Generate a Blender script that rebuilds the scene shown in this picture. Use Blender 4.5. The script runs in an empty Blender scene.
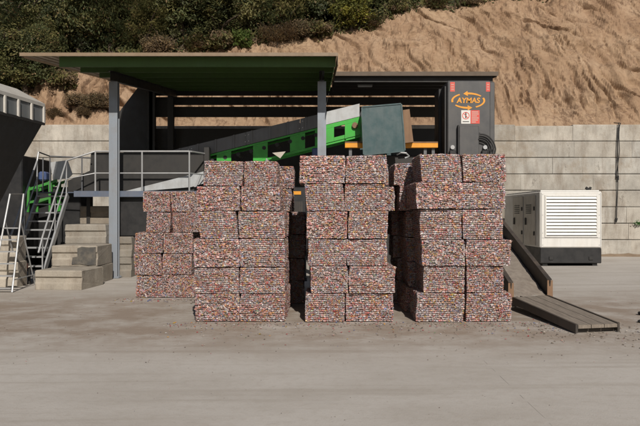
import bpy, bmesh, math, random
from mathutils import Vector, Matrix, noise

# ------------------------------------------------------------------ basics
S = bpy.context.scene
COL = S.collection
F, CX, HZ, EYE = 700.0, 320.0, 215.0, 1.7
R = math.radians
ORG = {}


def P(px, py, d):
    """point of the yard seen at photo pixel (px, py) at d metres"""
    return Vector(((px - CX) / F * d, d, EYE - (py - HZ) / F * d))


def X(px, d):
    return (px - CX) / F * d


def Z(py, d):
    return EYE - (py - HZ) / F * d


def n3(x, y, z=0.0):
    return noise.noise(Vector((x, y, z)))


def fbm(x, y, z=0.0, o=4):
    a, s, f = 1.0, 0.0, 1.0
    for _ in range(o):
        s += a * noise.noise(Vector((x * f, y * f, z * f)))
        a *= .5
        f *= 2.03
    return s


# ------------------------------------------------------------------ materials
def new_mat(name):
    m = bpy.data.materials.new(name)
    m.use_nodes = True
    nt = m.node_tree
    nt.nodes.clear()
    out = nt.nodes.new('ShaderNodeOutputMaterial')
    b = nt.nodes.new('ShaderNodeBsdfPrincipled')
    nt.links.new(b.outputs[0], out.inputs[0])
    return m, nt, b


def N(nt, kind, **kw):
    n = nt.nodes.new(kind)
    for k, v in kw.items():
        if k in n.inputs.keys():
            n.inputs[k].default_value = v
        else:
            setattr(n, k, v)
    return n


def ramp(nt, fac, stops):
    r = nt.nodes.new('ShaderNodeValToRGB')
    e = r.color_ramp.elements
    while len(e) < len(stops):
        e.new(.5)
    for el, (p, c) in zip(e, stops):
        el.position = p
        el.color = (c, c, c, 1) if isinstance(c, (int, float)) else (*c, 1)
    nt.links.new(fac, r.inputs[0])
    return r.outputs[0]


def mix(nt, fac, a, b, mode='MIX'):
    m = nt.nodes.new('ShaderNodeMix')
    m.data_type = 'RGBA'
    m.blend_type = mode
    for sock, v in ((m.inputs[0], fac), (m.inputs[6], a), (m.inputs[7], b)):
        if isinstance(v, (int, float)):
            sock.default_value = v
        elif isinstance(v, tuple):
            sock.default_value = (*v, 1)
        else:
            nt.links.new(v, sock)
    return m.outputs[2]


def coords(nt, scale=(1, 1, 1)):
    tc = nt.nodes.new('ShaderNodeTexCoord')
    oi = nt.nodes.new('ShaderNodeObjectInfo')
    ma = nt.nodes.new('ShaderNodeVectorMath')
    ma.operation = 'MULTIPLY_ADD'
    nt.links.new(oi.outputs['Random'], ma.inputs[0])
    ma.inputs[1].default_value = (31.7, 17.3, 23.9)
    nt.links.new(tc.outputs['Object'], ma.inputs[2])
    mp = nt.nodes.new('ShaderNodeMapping')
    mp.inputs['Scale'].default_value = scale
    nt.links.new(ma.outputs[0], mp.inputs[0])
    return mp.outputs[0]


def noise_tex(nt, vec, scale, detail=6, rough=.6):
    t = N(nt, 'ShaderNodeTexNoise', Scale=scale, Detail=detail, Roughness=rough)
    nt.links.new(vec, t.inputs['Vector'])
    return t.outputs['Fac']


def bump(nt, b, h, strength, dist):
    bp = N(nt, 'ShaderNodeBump', Strength=strength, Distance=dist)
    nt.links.new(h, bp.inputs['Height'])
    nt.links.new(bp.outputs[0], b.inputs['Normal'])


def paint(name, c, rough=.5, metal=0.0, dirt=(.20, .16, .12), amount=.35, scale=3.0, bmp=.15):
    """painted / raw metal with dust and wear"""
    m, nt, b = new_mat(name)
    v = coords(nt)
    big = noise_tex(nt, v, scale, 8, .65)
    streak = noise_tex(nt, coords(nt, (9, 9, .8)), 1.0, 4, .6)
    fac = ramp(nt, big, [(.42, 0), (.75, amount)])
    fac2 = ramp(nt, streak, [(.48, 0), (.8, amount * .8)])
    c1 = mix(nt, fac, c, dirt)
    c2 = mix(nt, fac2, c1, tuple(x * .6 for x in c))
    nt.links.new(c2, b.inputs['Base Color'])
    rr = ramp(nt, big, [(.3, rough * .8), (.8, min(1, rough * 1.4))])
    nt.links.new(rr, b.inputs['Roughness'])
    b.inputs['Metallic'].default_value = metal
    bump(nt, b, noise_tex(nt, v, 45, 3, .5), bmp, .004)
    return m


def attr_mat(name, rough=.8, var_scale=8.0, var=.35, bmp=.4, bdist=.02, bscale=30.0, tint=(1, 1, 1)):
    """base colour read from the mesh's own per-piece colour"""
    m, nt, b = new_mat(name)
    a = nt.nodes.new('ShaderNodeAttribute')
    a.attribute_name = 'piece'
    v = coords(nt)
    f = noise_tex(nt, v, var_scale, 8, .65)
    k = ramp(nt, f, [(.25, 1 - var), (.75, 1 + var * .3)])
    c = mix(nt, 1.0, a.outputs['Color'], k, 'MULTIPLY')
    nt.links.new(c, b.inputs['Base Color'])
    b.inputs['Roughness'].default_value = rough
    bump(nt, b, noise_tex(nt, v, bscale, 6, .65), bmp, bdist)
    return m, nt, b, c


M = {}
M['post'] = paint('post_paint', (.25, .28, .32), .55, .2)
M['purlin'] = paint('purlin_green', (.040, .092, .012), .6, 0, (.07,.09,.05), .4)
M['roof_under'] = paint('roof_sheet', (.36, .28, .19), .6, 0, (.2, .14, .08), .4)
M['trim'] = paint('roof_trim', (.23, .165, .105), .5, 0, (.16, .1, .05), .6)
M['brown_trim'] = paint('roof_trim_brown', (.085, .055, .03), .5, 0, (.08, .05, .03), .5)
M['dark_steel'] = paint('dark_steel', (.020, .019, .018), .55, 0, (.06, .05, .04), .3)
M['black'] = paint('black_paint', (.012, .012, .013), .5, 0, (.05, .045, .04), .3)
M['grey_plate'] = paint('dark_grey_plate', (.13, .135, .145), .45, .3, (.16, .15, .14), .5)
M['galv'] = paint('galvanised_steel', (.42, .43, .44), .42, .35, (.25, .22, .19), .45)
M['light_plate'] = paint('light_grey_plate', (.44, .46, .47), .45, .1, (.2, .17, .14), .5)
M['green'] = paint('green_paint', (.04, .40, .04), .42, 0, (.05, .12, .04), .5)
M['green_dusty'] = paint('dusty_green_paint', (.035, .27, .035), .5, 0, (.10, .11, .06), .7)
M['blotchy'] = paint('blotchy_dark', (.062, .06, .056), .8, 0, (.22, .19, .15), .75, 5, .8)
M['teal'] = paint('teal_paint', (.036, .078, .085), .42, 0, (.13, .15, .15), .5)
M['orange'] = paint('orange_paint', (.78, .32, .015), .45, 0, (.3, .14, .04), .4)
M['tower'] = paint('charcoal_paint', (.068, .068, .07), .45, 0, (.12, .11, .1), .45)
M['white'] = paint('white_enamel', (.68, .67, .64), .38, 0, (.5, .45, .38), .35)
M['cream'] = paint('dusty_white_enamel', (.50, .46, .40), .4, 0, (.38, .32, .25), .6)
M['red'] = paint('red_sticker', (.62, .07, .05), .5, 0, (.4, .2, .15), .4)
M['blue'] = paint('blue_paint', (.05, .09, .22), .45)
M['deck'] = paint('deck_steel', (.12, .15, .21), .5, .2)
M['rust'] = paint('rusty_plate', (.20, .115, .065), .8, 0, (.28, .19, .12), .7)
M['channel'] = paint('channel_steel', (.05, .043, .037), .6, .1, (.15, .11, .08), .6)
M['rubber'] = paint('rubber', (.015, .015, .015), .6, 0, (.05, .045, .04), .3)
M['hop_panel'] = paint('hopper_panel', (.17, .185, .195), .5, .2, (.2, .18, .15), .5)
M['hop_rim'] = paint('hopper_rim', (.50, .48, .44), .5, 0, (.3, .25, .2), .5)
M['bark'] = paint('bark', (.09, .065, .045), .9, 0, (.05, .04, .03), .6, 6, .8)


def wood_mat():
    m, nt, b = new_mat('weathered_wood')
    v = coords(nt, (9, .7, 3))
    f = noise_tex(nt, v, 3.5, 10, .7)
    c = ramp(nt, f, [(.25, (.12, .10, .08)), (.55, (.22, .185, .15)), (.8, (.33, .285, .23))])
    nt.links.new(c, b.inputs['Base Color'])
    b.inputs['Roughness'].default_value = .85
    bump(nt, b, f, .5, .01)
    return m


M['wood'] = wood_mat()


def concrete_mat():
    m, nt, b, c = attr_mat('cast_concrete', .9, 1.6, .38, .8, .016, 22)
    v = coords(nt)
    st = noise_tex(nt, coords(nt, (2.2, 2.2, .5)), 1.4, 8, .7)
    c = mix(nt, ramp(nt, st, [(.47, 0), (.68, .68)]), c, (.20, .165, .13))
    sp = noise_tex(nt, v, 14, 6, .7)
    c = mix(nt, ramp(nt, sp, [(.6, 0), (.75, .35)]), c, (.12, .10, .085))
    bl = noise_tex(nt, v, .55, 7, .75)
    c = mix(nt, ramp(nt, bl, [(.52, 0), (.66, .5)]), c, (.22, .165, .11))
    dk = noise_tex(nt, coords(nt, (1.6, 1.6, .8)), .9, 9, .8)
    c = mix(nt, ramp(nt, dk, [(.60, 0), (.66, .7)]), c, (.10, .085, .07))
    nt.links.new(c, b.inputs['Base Color'])
    return m


M['concrete'] = concrete_mat()


def can_mat():
    m, nt, b = new_mat('crushed_cans')
    a = nt.nodes.new('ShaderNodeAttribute')
    a.attribute_name = 'piece'
    v = coords(nt, (1, 1, 1.9))
    vo = N(nt, 'ShaderNodeTexVoronoi', Scale=62.0, Randomness=1.0)
    nt.links.new(v, vo.inputs['Vector'])
    pr = ramp(nt, vo.outputs['Color'], [(0, (.50, .49, .48)), (.18, (.42, .075, .07)), (.3, (.56, .53, .50)),
                                        (.42, (.10, .10, .11)), (.55, (.58, .27, .10)), (.68, (.60, .58, .57)),
                                        (.8, (.12, .19, .36)), (.9, (.46, .20, .18))])
    for el in pr.node.color_ramp.elements:
        pass
    pr.node.color_ramp.interpolation = 'CONSTANT'
    sel = noise_tex(nt, v, 38, 2, .5)
    c = mix(nt, ramp(nt, sel, [(.44, .1), (.58, .8)]), a.outputs['Color'], pr)
    gr = noise_tex(nt, v, 7, 6, .6)
    c = mix(nt, ramp(nt, gr, [(.4, .12), (.75, .5)]), c, (.235, .18, .155))
    nt.links.new(c, b.inputs['Base Color'])
    b.inputs['Roughness'].default_value = .40
    b.inputs['Metallic'].default_value = .30
    h = noise_tex(nt, v, 70, 4, .6)
    bump(nt, b, h, .45, .008)
    return m


M['cans'] = can_mat()


def ground_mat():
    m, nt, b = new_mat('dusty_concrete_yard')
    tc = nt.nodes.new('ShaderNodeTexCoord')
    o = tc.outputs['Object']
    mp = nt.nodes.new('ShaderNodeMapping')
    mp.inputs['Scale'].default_value = (.55, .8, 1)
    mp.inputs['Rotation'].default_value = (0, 0, .12)
    nt.links.new(o, mp.inputs[0])
    big = noise_tex(nt, o, .32, 8, .6)
    trk = noise_tex(nt, mp.outputs[0], .9, 9, .68)
    fine = noise_tex(nt, o, 9, 10, .72)
    spk = noise_tex(nt, o, 55, 4, .7)
    c = ramp(nt, trk, [(.22, (.315, .28, .242)), (.40, (.39, .357, .318)), (.58, (.45, .42, .383)), (.8, (.39, .35, .308))])
    c = mix(nt, ramp(nt, big, [(.38, 0), (.58, .8)]), c, (.475, .445, .408))
    c = mix(nt, ramp(nt, fine, [(.48, 0), (.74, .45)]), c, (.34, .30, .255))
    c = mix(nt, ramp(nt, spk, [(.62, 0), (.74, .55)]), c, (.17, .14, .115))
    vs_ = N(nt, 'ShaderNodeTexVoronoi', Scale=.55, Randomness=1.0)
    dv = nt.nodes.new('ShaderNodeVectorMath')
    dv.operation = 'MULTIPLY_ADD'
    nz = N(nt, 'ShaderNodeTexNoise', Scale=1.6, Detail=4.0)
    nt.links.new(o, nz.inputs['Vector'])
    nt.links.new(nz.outputs['Color'], dv.inputs[0])
    dv.inputs[1].default_value = (1.1, 1.1, 0)
    nt.links.new(o, dv.inputs[2])
    nt.links.new(dv.outputs[0], vs_.inputs['Vector'])
    sp2 = ramp(nt, vs_.outputs['Distance'], [(.10, .38), (.42, 0)])
    gate = ramp(nt, vs_.outputs['Color'], [(.45, 0), (.5, 1)])
    c = mix(nt, mix(nt, 1.0, sp2, gate, 'MULTIPLY'), c, (.30, .262, .222))
    # long tyre scuffs
    wv = N(nt, 'ShaderNodeTexNoise', Scale=1.0, Detail=5.0, Roughness=.6)
    m2 = nt.nodes.new('ShaderNodeMapping')
    m2.inputs['Scale'].default_value = (.16, 2.6, 1)
    m2.inputs['Rotation'].default_value = (0, 0, -.2)
    nt.links.new(o, m2.inputs[0])
    nt.links.new(m2.outputs[0], wv.inputs['Vector'])
    c = mix(nt, ramp(nt, wv.outputs['Fac'], [(.52, 0), (.64, .45)]), c, (.32, .282, .24))
    # earth trodden in around the bales
    sx = nt.nodes.new('ShaderNodeSeparateXYZ')
    nt.links.new(o, sx.inputs[0])
    br = nt.nodes.new('ShaderNodeMapRange')
    br.inputs[1].default_value, br.inputs[2].default_value = 7.9, 10.0
    nt.links.new(sx.outputs['Y'], br.inputs[0])
    bz = nt.nodes.new('ShaderNodeMath')
    bz.operation = 'MULTIPLY'
    b2 = nt.nodes.new('ShaderNodeMapRange')
    b2.inputs[1].default_value, b2.inputs[2].default_value = 16.5, 13.0
    nt.links.new(sx.outputs['Y'], b2.inputs[0])
    b3 = nt.nodes.new('ShaderNodeMath')
    b3.operation = 'MULTIPLY'
    nt.links.new(br.outputs[0], b3.inputs[0])
    nt.links.new(b2.outputs[0], b3.inputs[1])
    nt.links.new(b3.outputs[0], bz.inputs[0])
    nt.links.new(ramp(nt, noise_tex(nt, o, 1.1, 8, .7), [(.34, .06), (.58, .9)]), bz.inputs[1])
    c = mix(nt, bz.outputs[0], c, (.262, .208, .163))
    nt.links.new(c, b.inputs['Base Color'])
    b.inputs['Roughness'].default_value = .92
    b.inputs['Specular IOR Level'].default_value = .25
    ad = nt.nodes.new('ShaderNodeMath')
    ad.operation = 'ADD'
    nt.links.new(fine, ad.inputs[0])
    nt.links.new(spk, ad.inputs[1])
    bump(nt, b, ad.outputs[0], .32, .014)
    return m


M['ground'] = ground_mat()


def hill_mat():
    m, nt, b = new_mat('bare_earth_bank')
    tc = nt.nodes.new('ShaderNodeTexCoord')
    o = tc.outputs['Object']
    mp = nt.nodes.new('ShaderNodeMapping')
    mp.inputs['Scale'].default_value = (1.0, .6, .6)
    nt.links.new(o, mp.inputs[0])
    f = noise_tex(nt, mp.outputs[0], .8, 8, .6)
    g = noise_tex(nt, o, 5, 10, .7)
    big = noise_tex(nt, o, .22, 4, .5)
    c = ramp(nt, f, [(.25, (.20, .126, .076)), (.45, (.315, .209, .131)), (.66, (.39, .275, .182))])
    c = mix(nt, ramp(nt, big, [(.45, 0), (.7, .5)]), c, (.39, .282, .18))
    c = mix(nt, ramp(nt, g, [(.46, 0), (.66, .6)]), c, (.24, .15, .095))
    for sc3, rot3, lo_, hi_, am in (((.9, .2, .26), .3, .0, .022, .75), ((1.7, .3, .4), .15, .0, .02, .5), ((.6, .2, .34), .8, .0, .018, .75), ((.25, .4, .9), .1, .0, .012, .7)):  # dark lines put rill and crack shading into the earth colour
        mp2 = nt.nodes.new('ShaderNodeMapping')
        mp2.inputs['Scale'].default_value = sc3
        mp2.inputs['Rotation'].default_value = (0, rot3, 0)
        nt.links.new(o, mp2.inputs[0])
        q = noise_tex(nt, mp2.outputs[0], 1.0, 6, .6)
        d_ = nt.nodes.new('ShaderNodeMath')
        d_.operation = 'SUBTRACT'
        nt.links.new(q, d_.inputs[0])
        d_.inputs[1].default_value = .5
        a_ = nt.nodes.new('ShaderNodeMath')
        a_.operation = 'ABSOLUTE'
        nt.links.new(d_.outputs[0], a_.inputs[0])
        rill_shade = ramp(nt, a_.outputs[0], [(lo_, am), (hi_, 0)])
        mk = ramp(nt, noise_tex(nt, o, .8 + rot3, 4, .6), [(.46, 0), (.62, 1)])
        c = mix(nt, mix(nt, 1.0, rill_shade, mk, 'MULTIPLY'), c, (.12, .072, .046))
    # dark soil and litter where the wood begins
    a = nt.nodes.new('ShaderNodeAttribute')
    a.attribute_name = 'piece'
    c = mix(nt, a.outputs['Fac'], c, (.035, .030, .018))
    nt.links.new(c, b.inputs['Base Color'])
    b.inputs['Roughness'].default_value = .95
    b.inputs['Specular IOR Level'].default_value = .2
    ad = nt.nodes.new('ShaderNodeMath')
    ad.operation = 'ADD'
    nt.links.new(g, ad.inputs[0])
    nt.links.new(f, ad.inputs[1])
    bump(nt, b, ad.outputs[0], .55, .10)
    return m


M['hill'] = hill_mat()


def leaf_mat(name):
    m, nt, b = new_mat(name)
    a = nt.nodes.new('ShaderNodeAttribute')
    a.attribute_name = 'piece'
    nt.links.new(a.outputs['Color'], b.inputs['Base Color'])
    b.inputs['Roughness'].default_value = .6
    b.inputs['Specular IOR Level'].default_value = .25
    tr = nt.nodes.new('ShaderNodeBsdfTranslucent')
    nt.links.new(a.outputs['Color'], tr.inputs[0])
    ms = nt.nodes.new('ShaderNodeMixShader')
    ms.inputs[0].default_value = .28
    out = [n for n in nt.nodes if n.type == 'OUTPUT_MATERIAL'][0]
    nt.links.new(b.outputs[0], ms.inputs[1])
    nt.links.new(tr.outputs[0], ms.inputs[2])
    nt.links.new(ms.outputs[0], out.inputs[0])
    return m


M['leaf'] = leaf_mat('leaves')
M['litter'] = attr_mat('scraps', .5, 20, .3, .3, .01, 60)[0]


# ------------------------------------------------------------------ mesh building
class MB:
    def __init__(self):
        self.v, self.f, self.c = [], [], []

    def add(self, vs, fs, col=None):
        o = len(self.v)
        self.v += [Vector(p) for p in vs]
        self.f += [tuple(i + o for i in f) for f in fs]
        self.c += [col] * len(fs)

    def box(self, a, b, bev=0.0, col=None, mat=None):
        """box between corners a and b; bev chamfers all edges"""
        (x0, y0, z0), (x1, y1, z1) = a, b
        x0, x1 = min(x0, x1), max(x0, x1)
        y0, y1 = min(y0, y1), max(y0, y1)
        z0, z1 = min(z0, z1), max(z0, z1)
        bm = bmesh.new()
        vs = [bm.verts.new((x, y, z)) for x in (x0, x1) for y in (y0, y1) for z in (z0, z1)]
        for q in ((0, 1, 3, 2), (4, 6, 7, 5), (0, 4, 5, 1), (2, 3, 7, 6), (0, 2, 6, 4), (1, 5, 7, 3)):
            bm.faces.new([vs[i] for i in q])
        if bev > 0:
            bmesh.ops.bevel(bm, geom=list(bm.edges), offset=bev, segments=1, affect='EDGES')
        self._take(bm, mat, col)

    def _take(self, bm, mat=None, col=None):
        bm.verts.index_update()
        vs = [(mat @ v.co) if mat else v.co.copy() for v in bm.verts]
        self.add(vs, [[v.index for v in f.verts] for f in bm.faces], col)
        bm.free()

    def bar(self, a, b, w, h, col=None, up=(0, 0, 1)):
        """rectangular bar from a to b, w across and h along up"""
        a, b = Vector(a), Vector(b)
        d = (b - a).normalized()
        u = Vector(up)
        s = d.cross(u)
        if s.length < 1e-4:
            s = d.cross(Vector((0, 1, 0)))
        s.normalize()
        u = s.cross(d).normalized()
        vs = []
        for p in (a, b):
            for i, j in ((-1, -1), (1, -1), (1, 1), (-1, 1)):
                vs.append(p + s * (i * w / 2) + u * (j * h / 2))
        self.add(vs, [(3, 2, 1, 0), (4, 5, 6, 7), (0, 1, 5, 4), (1, 2, 6, 5), (2, 3, 7, 6), (3, 0, 4, 7)], col)

    def tube(self, pts, r, n=10, col=None):
        pts = [Vector(p) for p in pts]
        rs = r if isinstance(r, (list, tuple)) else [r] * len(pts)
        vs, fs = [], []
        prev = None
        for i, p in enumerate(pts):
            t = (pts[min(i + 1, len(pts) - 1)] - pts[max(i - 1, 0)]).normalized()
            if prev is None:
                ref = Vector((0, 0, 1)) if abs(t.z) < .9 else Vector((1, 0, 0))
                s = t.cross(ref).normalized()
            else:
                s = (prev - t * prev.dot(t)).normalized()
            prev = s
            u = t.cross(s)
            for k in range(n):
                a = 2 * math.pi * k / n
                vs.append(p + (s * math.cos(a) + u * math.sin(a)) * rs[i])
        for i in range(len(pts) - 1):
            for k in range(n):
                fs.append((i * n + k, i * n + (k + 1) % n, (i + 1) * n + (k + 1) % n, (i + 1) * n + k))
        fs.append(tuple(reversed(range(n))))
        fs.append(tuple((len(pts) - 1) * n + k for k in range(n)))
        self.add(vs, fs, col)

    def prism(self, poly, y0, y1, col=None):
        """polygon of (x, z) points given depth from y0 to y1"""
        n = len(poly)
        ar = sum(poly[i][0] * poly[(i + 1) % n][1] - poly[(i + 1) % n][0] * poly[i][1] for i in range(n))
        if ar < 0:
            poly = poly[::-1]
        vs = [(x, y0, z) for x, z in poly] + [(x, y1, z) for x, z in poly]
        fs = [tuple(range(n)), tuple(range(2 * n - 1, n - 1, -1))]
        for i in range(n):
            j = (i + 1) % n
            fs.append((i, i + n, j + n, j))
        self.add(vs, fs, col)

    def mesh(self, name, mat, org=Vector((0, 0, 0)), smooth=False):
        me = bpy.data.meshes.new(name)
        me.from_pydata([v - org for v in self.v], [], self.f)
        me.materials.append(mat)
        if any(c is not None for c in self.c):
            at = me.color_attributes.new('piece', 'FLOAT_COLOR', 'CORNER')
            buf = []
            for f, c in zip(self.f, self.c):
                c = c or (.3, .3, .3)
                buf += [c[0], c[1], c[2], 1.0] * len(f)
            at.data.foreach_set('color', buf)
        if smooth:
            me.polygons.foreach_set('use_smooth', [True] * len(me.polygons))
        me.update()
        return me

    def build(self, name, mat, parent=None, smooth=False, origin=None):
        org = ORG[parent.name] if parent else (origin or Vector((0, 0, 0)))
        o = bpy.data.objects.new(name, self.mesh(name, mat, org, smooth))
        COL.objects.link(o)
        if parent:
            o.parent = parent
        else:
            o.location = org
        ORG[o.name] = org
        return o


def thing(name, label, cat, loc, group=None):
    o = bpy.data.objects.new(name, None)
    o.empty_display_size = .2
    COL.objects.link(o)
    o.location = loc
    ORG[o.name] = Vector(loc)
    tag(o, label, cat, group)
    return o


def tag(o, label, cat, group=None, kind=None):
    if label:
        o['label'] = label
    if cat:
        o['category'] = cat
    if group:
        o['group'] = group
    if kind:
        o['kind'] = kind
    return o


def one(make, name, mat, parent, smooth=False, label=None):
    b = MB()
    make(b)
    o = b.build(name, mat, parent, smooth)
    if label:
        o['label'] = label
    return o


def copy_tree(root, loc, label, group=None):
    r = root.copy()
    COL.objects.link(r)
    r.location = loc
    r['label'] = label
    if group:
        r['group'] = group
    for ch in list(root.children):
        c = ch.copy()
        COL.objects.link(c)
        c.parent = r
    return r


# ------------------------------------------------------------------ ground
def make_ground():
    me = bpy.data.meshes.new('yard_ground')
    xs = [-300, -120, -60] + [-30 + i * .5 for i in range(121)] + [60, 120, 300]
    ys = [-120, -40, -10] + [0 + i * .5 for i in range(61)] + [60, 200, 400]
    vs = []
    for y in ys:
        for x in xs:
            z = 0.0
            if 1 < y < 29 and abs(x) < 28:
                z = min(.005 * fbm(x * .35, y * .35, 3.1, 3) - .004, 0)
            vs.append((x, y, z))
    n = len(xs)
    fs = [(j * n + i, j * n + i + 1, (j + 1) * n + i + 1, (j + 1) * n + i) for j in range(len(ys) - 1) for i in range(n - 1)]
    me.from_pydata(vs, [], fs)
    me.materials.append(M['ground'])
    me.polygons.foreach_set('use_smooth', [True] * len(me.polygons))
    o = bpy.data.objects.new('ground', me)
    COL.objects.link(o)
    o['kind'] = 'structure'


make_ground()

# joint cut across the concrete
jb = MB()
pts = [P(455, 334, 1) for _ in range(1)]
line = [(452, 330), (470, 347), (492, 368), (520, 395), (545, 418), (560, 434)]
gp = []
for px, py in line:
    d = F * EYE / (py - HZ)
    gp.append(Vector((X(px, d), d, .003)))
for a, b in zip(gp, gp[1:]):
    n = 6
    for k in range(n):
        if n3(a.x * 3 + k, a.y * 3) > .05:
            continue
        p, q = a.lerp(b, k / n), a.lerp(b, (k + 1) / n)
        w0 = .001 + .0016 * abs(n3(p.x * 7, p.y * 7))
        s = Vector((1, 0, 0)) * w0
        jb.add([p - s, p + s, q + s, q - s], [(0, 1, 2, 3)])
o = jb.build('pavement_joint', paint('joint_dirt', (.44, .405, .365), .95, 0, (.36, .325, .285), .4, 3, .0))
o['kind'] = 'structure'


# ------------------------------------------------------------------ hill
CREST = [(-40, 6.2), (-18, 6.6), (-14.5, 7.2), (-12, 8.2), (-9, 8.9), (-5.2, 9.62), (-1, 10.15), (.5, 10.5), (2.5, 11.0), (4, 11.7),
         (6, 12.3), (8, 12.45), (12, 12.95), (14.5, 14.2), (20, 16.5), (45, 17)]
D0, Z0, SL = 29.55, 5.36, 1.22


def crest(x):
    for (a, za), (b, zb) in zip(CREST, CREST[1:]):
        if x <= b:
            t = max(0, (x - a) / (b - a))
            return za + (zb - za) * t
    return CREST[-1][1]


def hill_pt(x, t):
    """t = 0..1 on the cut face, above 1 on the wooded slope behind it"""
    zc = crest(x) + .35 * fbm(x * .5, 8.0, 0, 3)
    if t <= 1:
        z = Z0 + (zc - Z0) * t
        y = D0 + (zc - Z0) * t / SL
        rill = 1 - abs(n3(x * 1.15 + .35 * z + .5 * n3(x * .8, z * .6, 2), z * .16, 5.0)) * 2.0
        rill2 = 1 - abs(n3(x * 2.7 + .5 * z + .6 * n3(x, z, 4), z * .3, 9.0)) * 2.0
        lump = fbm(x * .28, z * .5, 1.3, 3)
        fine = fbm(x * 2.4, z * 2.6, 7.7, 4)
        e = min(1, t * 5) * min(1, (1.15 - t) * 6)
        wx = x + .45 * n3(x * .6, z * .7, 31) + .15 * n3(x * 2, z * 2, 32)
        lowp = max(0, min(1, (9.6 - z + 1.2 * n3(x * .4, 4)) / 2.5))
        g1 = max(0, 1 - abs(n3(wx * 1.15 + .22 * z, z * .14, 13)) * 5.5) * (.35 + .75 * lowp) * (.6 + .8 * n3(x * .5, z * .5, 17))
        g2 = max(0, 1 - abs(n3(wx * .55 + .62 * z, z * .2 - x * .1, 14)) * 10) * (.5 + 1.1 * n3(x * .4 + 7, z * .4, 18))
        g3 = max(0, 1 - abs(n3(wx * 2.3 + .3 * z, z * .35, 15)) * 6) * (.3 + .8 * lowp) * (.4 + .9 * n3(x * .7 + 3, z * .6, 19))
        bz = z * .95 + .9 * n3(x * .45, z * .5, 23) + .35 * n3(x * 1.6, z * 1.0, 24)
        st = (bz - math.floor(bz)) * max(0, .3 + 1.1 * n3(x * .8, z * .7, 25))
        bz2 = z * 2.6 + 1.2 * n3(x * 1.2, z * 1.0, 27) + .5 * n3(x * 3, z * 2, 28)
        st2 = (bz2 - math.floor(bz2)) * max(0, .1 + 1.0 * n3(x * 1.2, z * 1.1, 29))
        def facets(px_, pz_):
            dd, pp = noise.voronoi(Vector((px_, pz_, 3.0)))
            return dd[1] - dd[0], noise.cell(pp[0] * 17.3)
        e1, h1 = facets(wx * 1.05 + .30 * z, z * .42)
        e2, h2 = facets(wx * 2.6 + .75 * z, z * 1.0 + .2 * fine)
        e3, h3 = facets(wx * 5.5 + .5 * z, z * 2.6)
        g4 = max(0, 1 - abs(n3(wx * 2.0 + .28 * z + .25 * n3(x, z * 1.5, 44), z * .10, 41)) * 4.5) * (.25 + .9 * lowp)
        patch = max(0, min(1, .5 + 1.3 * n3(x * .33, z * .45, 51)))
        dis = e * (.34 * lump + .06 * rill + .05 * fine - .16 * max(0, g1) - .34 * max(0, g2) - .08 * max(0, g3) - .27 * g4 + .14 * st + .09 * st2
                   + (.3 + .7 * patch) * (.13 * h1 * min(1, e1 * 6) + .10 * h2 * min(1, e2 * 5) + .05 * h3 * min(1, e3 * 4)
                                          - .09 * max(0, 1 - e1 * 8) - .05 * max(0, 1 - e2 * 6)))
        # slumped ledge across the right-hand face
        dis += e * .35 * math.exp(-((z - 9.9 - .45 * n3(x * .4, 3)) / .22) ** 2) * (1 if x > 3 else .3) * (.6 + n3(x * .7, 1.0))
        y -= dis * .85
        z += dis * .35
    else:
        u = (t - 1) * 14
        y = D0 + (zc - Z0) / SL + u
        z = zc + u * .52 + .25 * fbm(x * .4, u * .4, 2, 3) * min(1, u)
    return Vector((x, y, z))


def make_hill():
    nx, nt_ = 1000, 300
    xs = [-32 + 62 * i / nx for i in range(nx + 1)]
    ts = [k / nt_ for k in range(nt_ + 1)] + [1 + .08 * k for k in range(1, 21)]
    vs = [hill_pt(x, t) for t in ts for x in xs]
    n = nx + 1
    fs = [(j * n + i, j * n + i + 1, (j + 1) * n + i + 1, (j + 1) * n + i) for j in range(len(ts) - 1) for i in range(nx)]
    me = bpy.data.meshes.new('hill')
    me.from_pydata(vs, [], fs)
    at = me.color_attributes.new('piece', 'FLOAT_COLOR', 'POINT')
    buf = []
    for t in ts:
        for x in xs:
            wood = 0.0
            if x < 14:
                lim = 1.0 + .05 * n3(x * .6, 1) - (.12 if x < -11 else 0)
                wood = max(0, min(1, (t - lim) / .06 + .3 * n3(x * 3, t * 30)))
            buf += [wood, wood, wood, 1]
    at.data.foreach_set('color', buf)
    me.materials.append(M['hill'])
    o = bpy.data.objects.new('hill', me)
    COL.objects.link(o)
    o['kind'] = 'structure'


make_hill()

# ------------------------------------------------------------------ retaining wall
rnd = random.Random(4)


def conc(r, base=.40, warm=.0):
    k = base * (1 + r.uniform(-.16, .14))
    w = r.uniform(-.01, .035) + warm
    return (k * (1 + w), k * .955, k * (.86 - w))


def wall_block(b, x0, x1, y0, y1, z0, z1, col, r):
    e = .024
    j = lambda a: r.uniform(-a, a)
    y0 += j(.015)
    f = .004
    ca, cb_ = (r.uniform(.0, .05) if r.random() < .3 else 0), (r.uniform(.0, .05) if r.random() < .3 else 0)
    vs = [(x0, y0 + e * .6, z0), (x1, y0 + e * .6, z0), (x1, y0 + e * .6, z1), (x0, y0 + e * .6, z1),
          (x0 + f, y0, z0 + e), (x1 - f, y0 + j(.008), z0 + e), (x1 - f - ca, y0 + j(.008), z1 - e - ca * .6), (x0 + f + cb_, y0, z1 - e - cb_ * .6),
          (x0, y1, z0), (x1, y1, z0), (x1, y1, z1), (x0, y1, z1)]
    b.add(vs, [(4, 5, 6, 7), (0, 1, 5, 4), (1, 2, 6, 5), (2, 3, 7, 6), (3, 0, 4, 7), (3, 2, 10, 11), (0, 3, 11, 8), (2, 1, 9, 10)], col)


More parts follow.
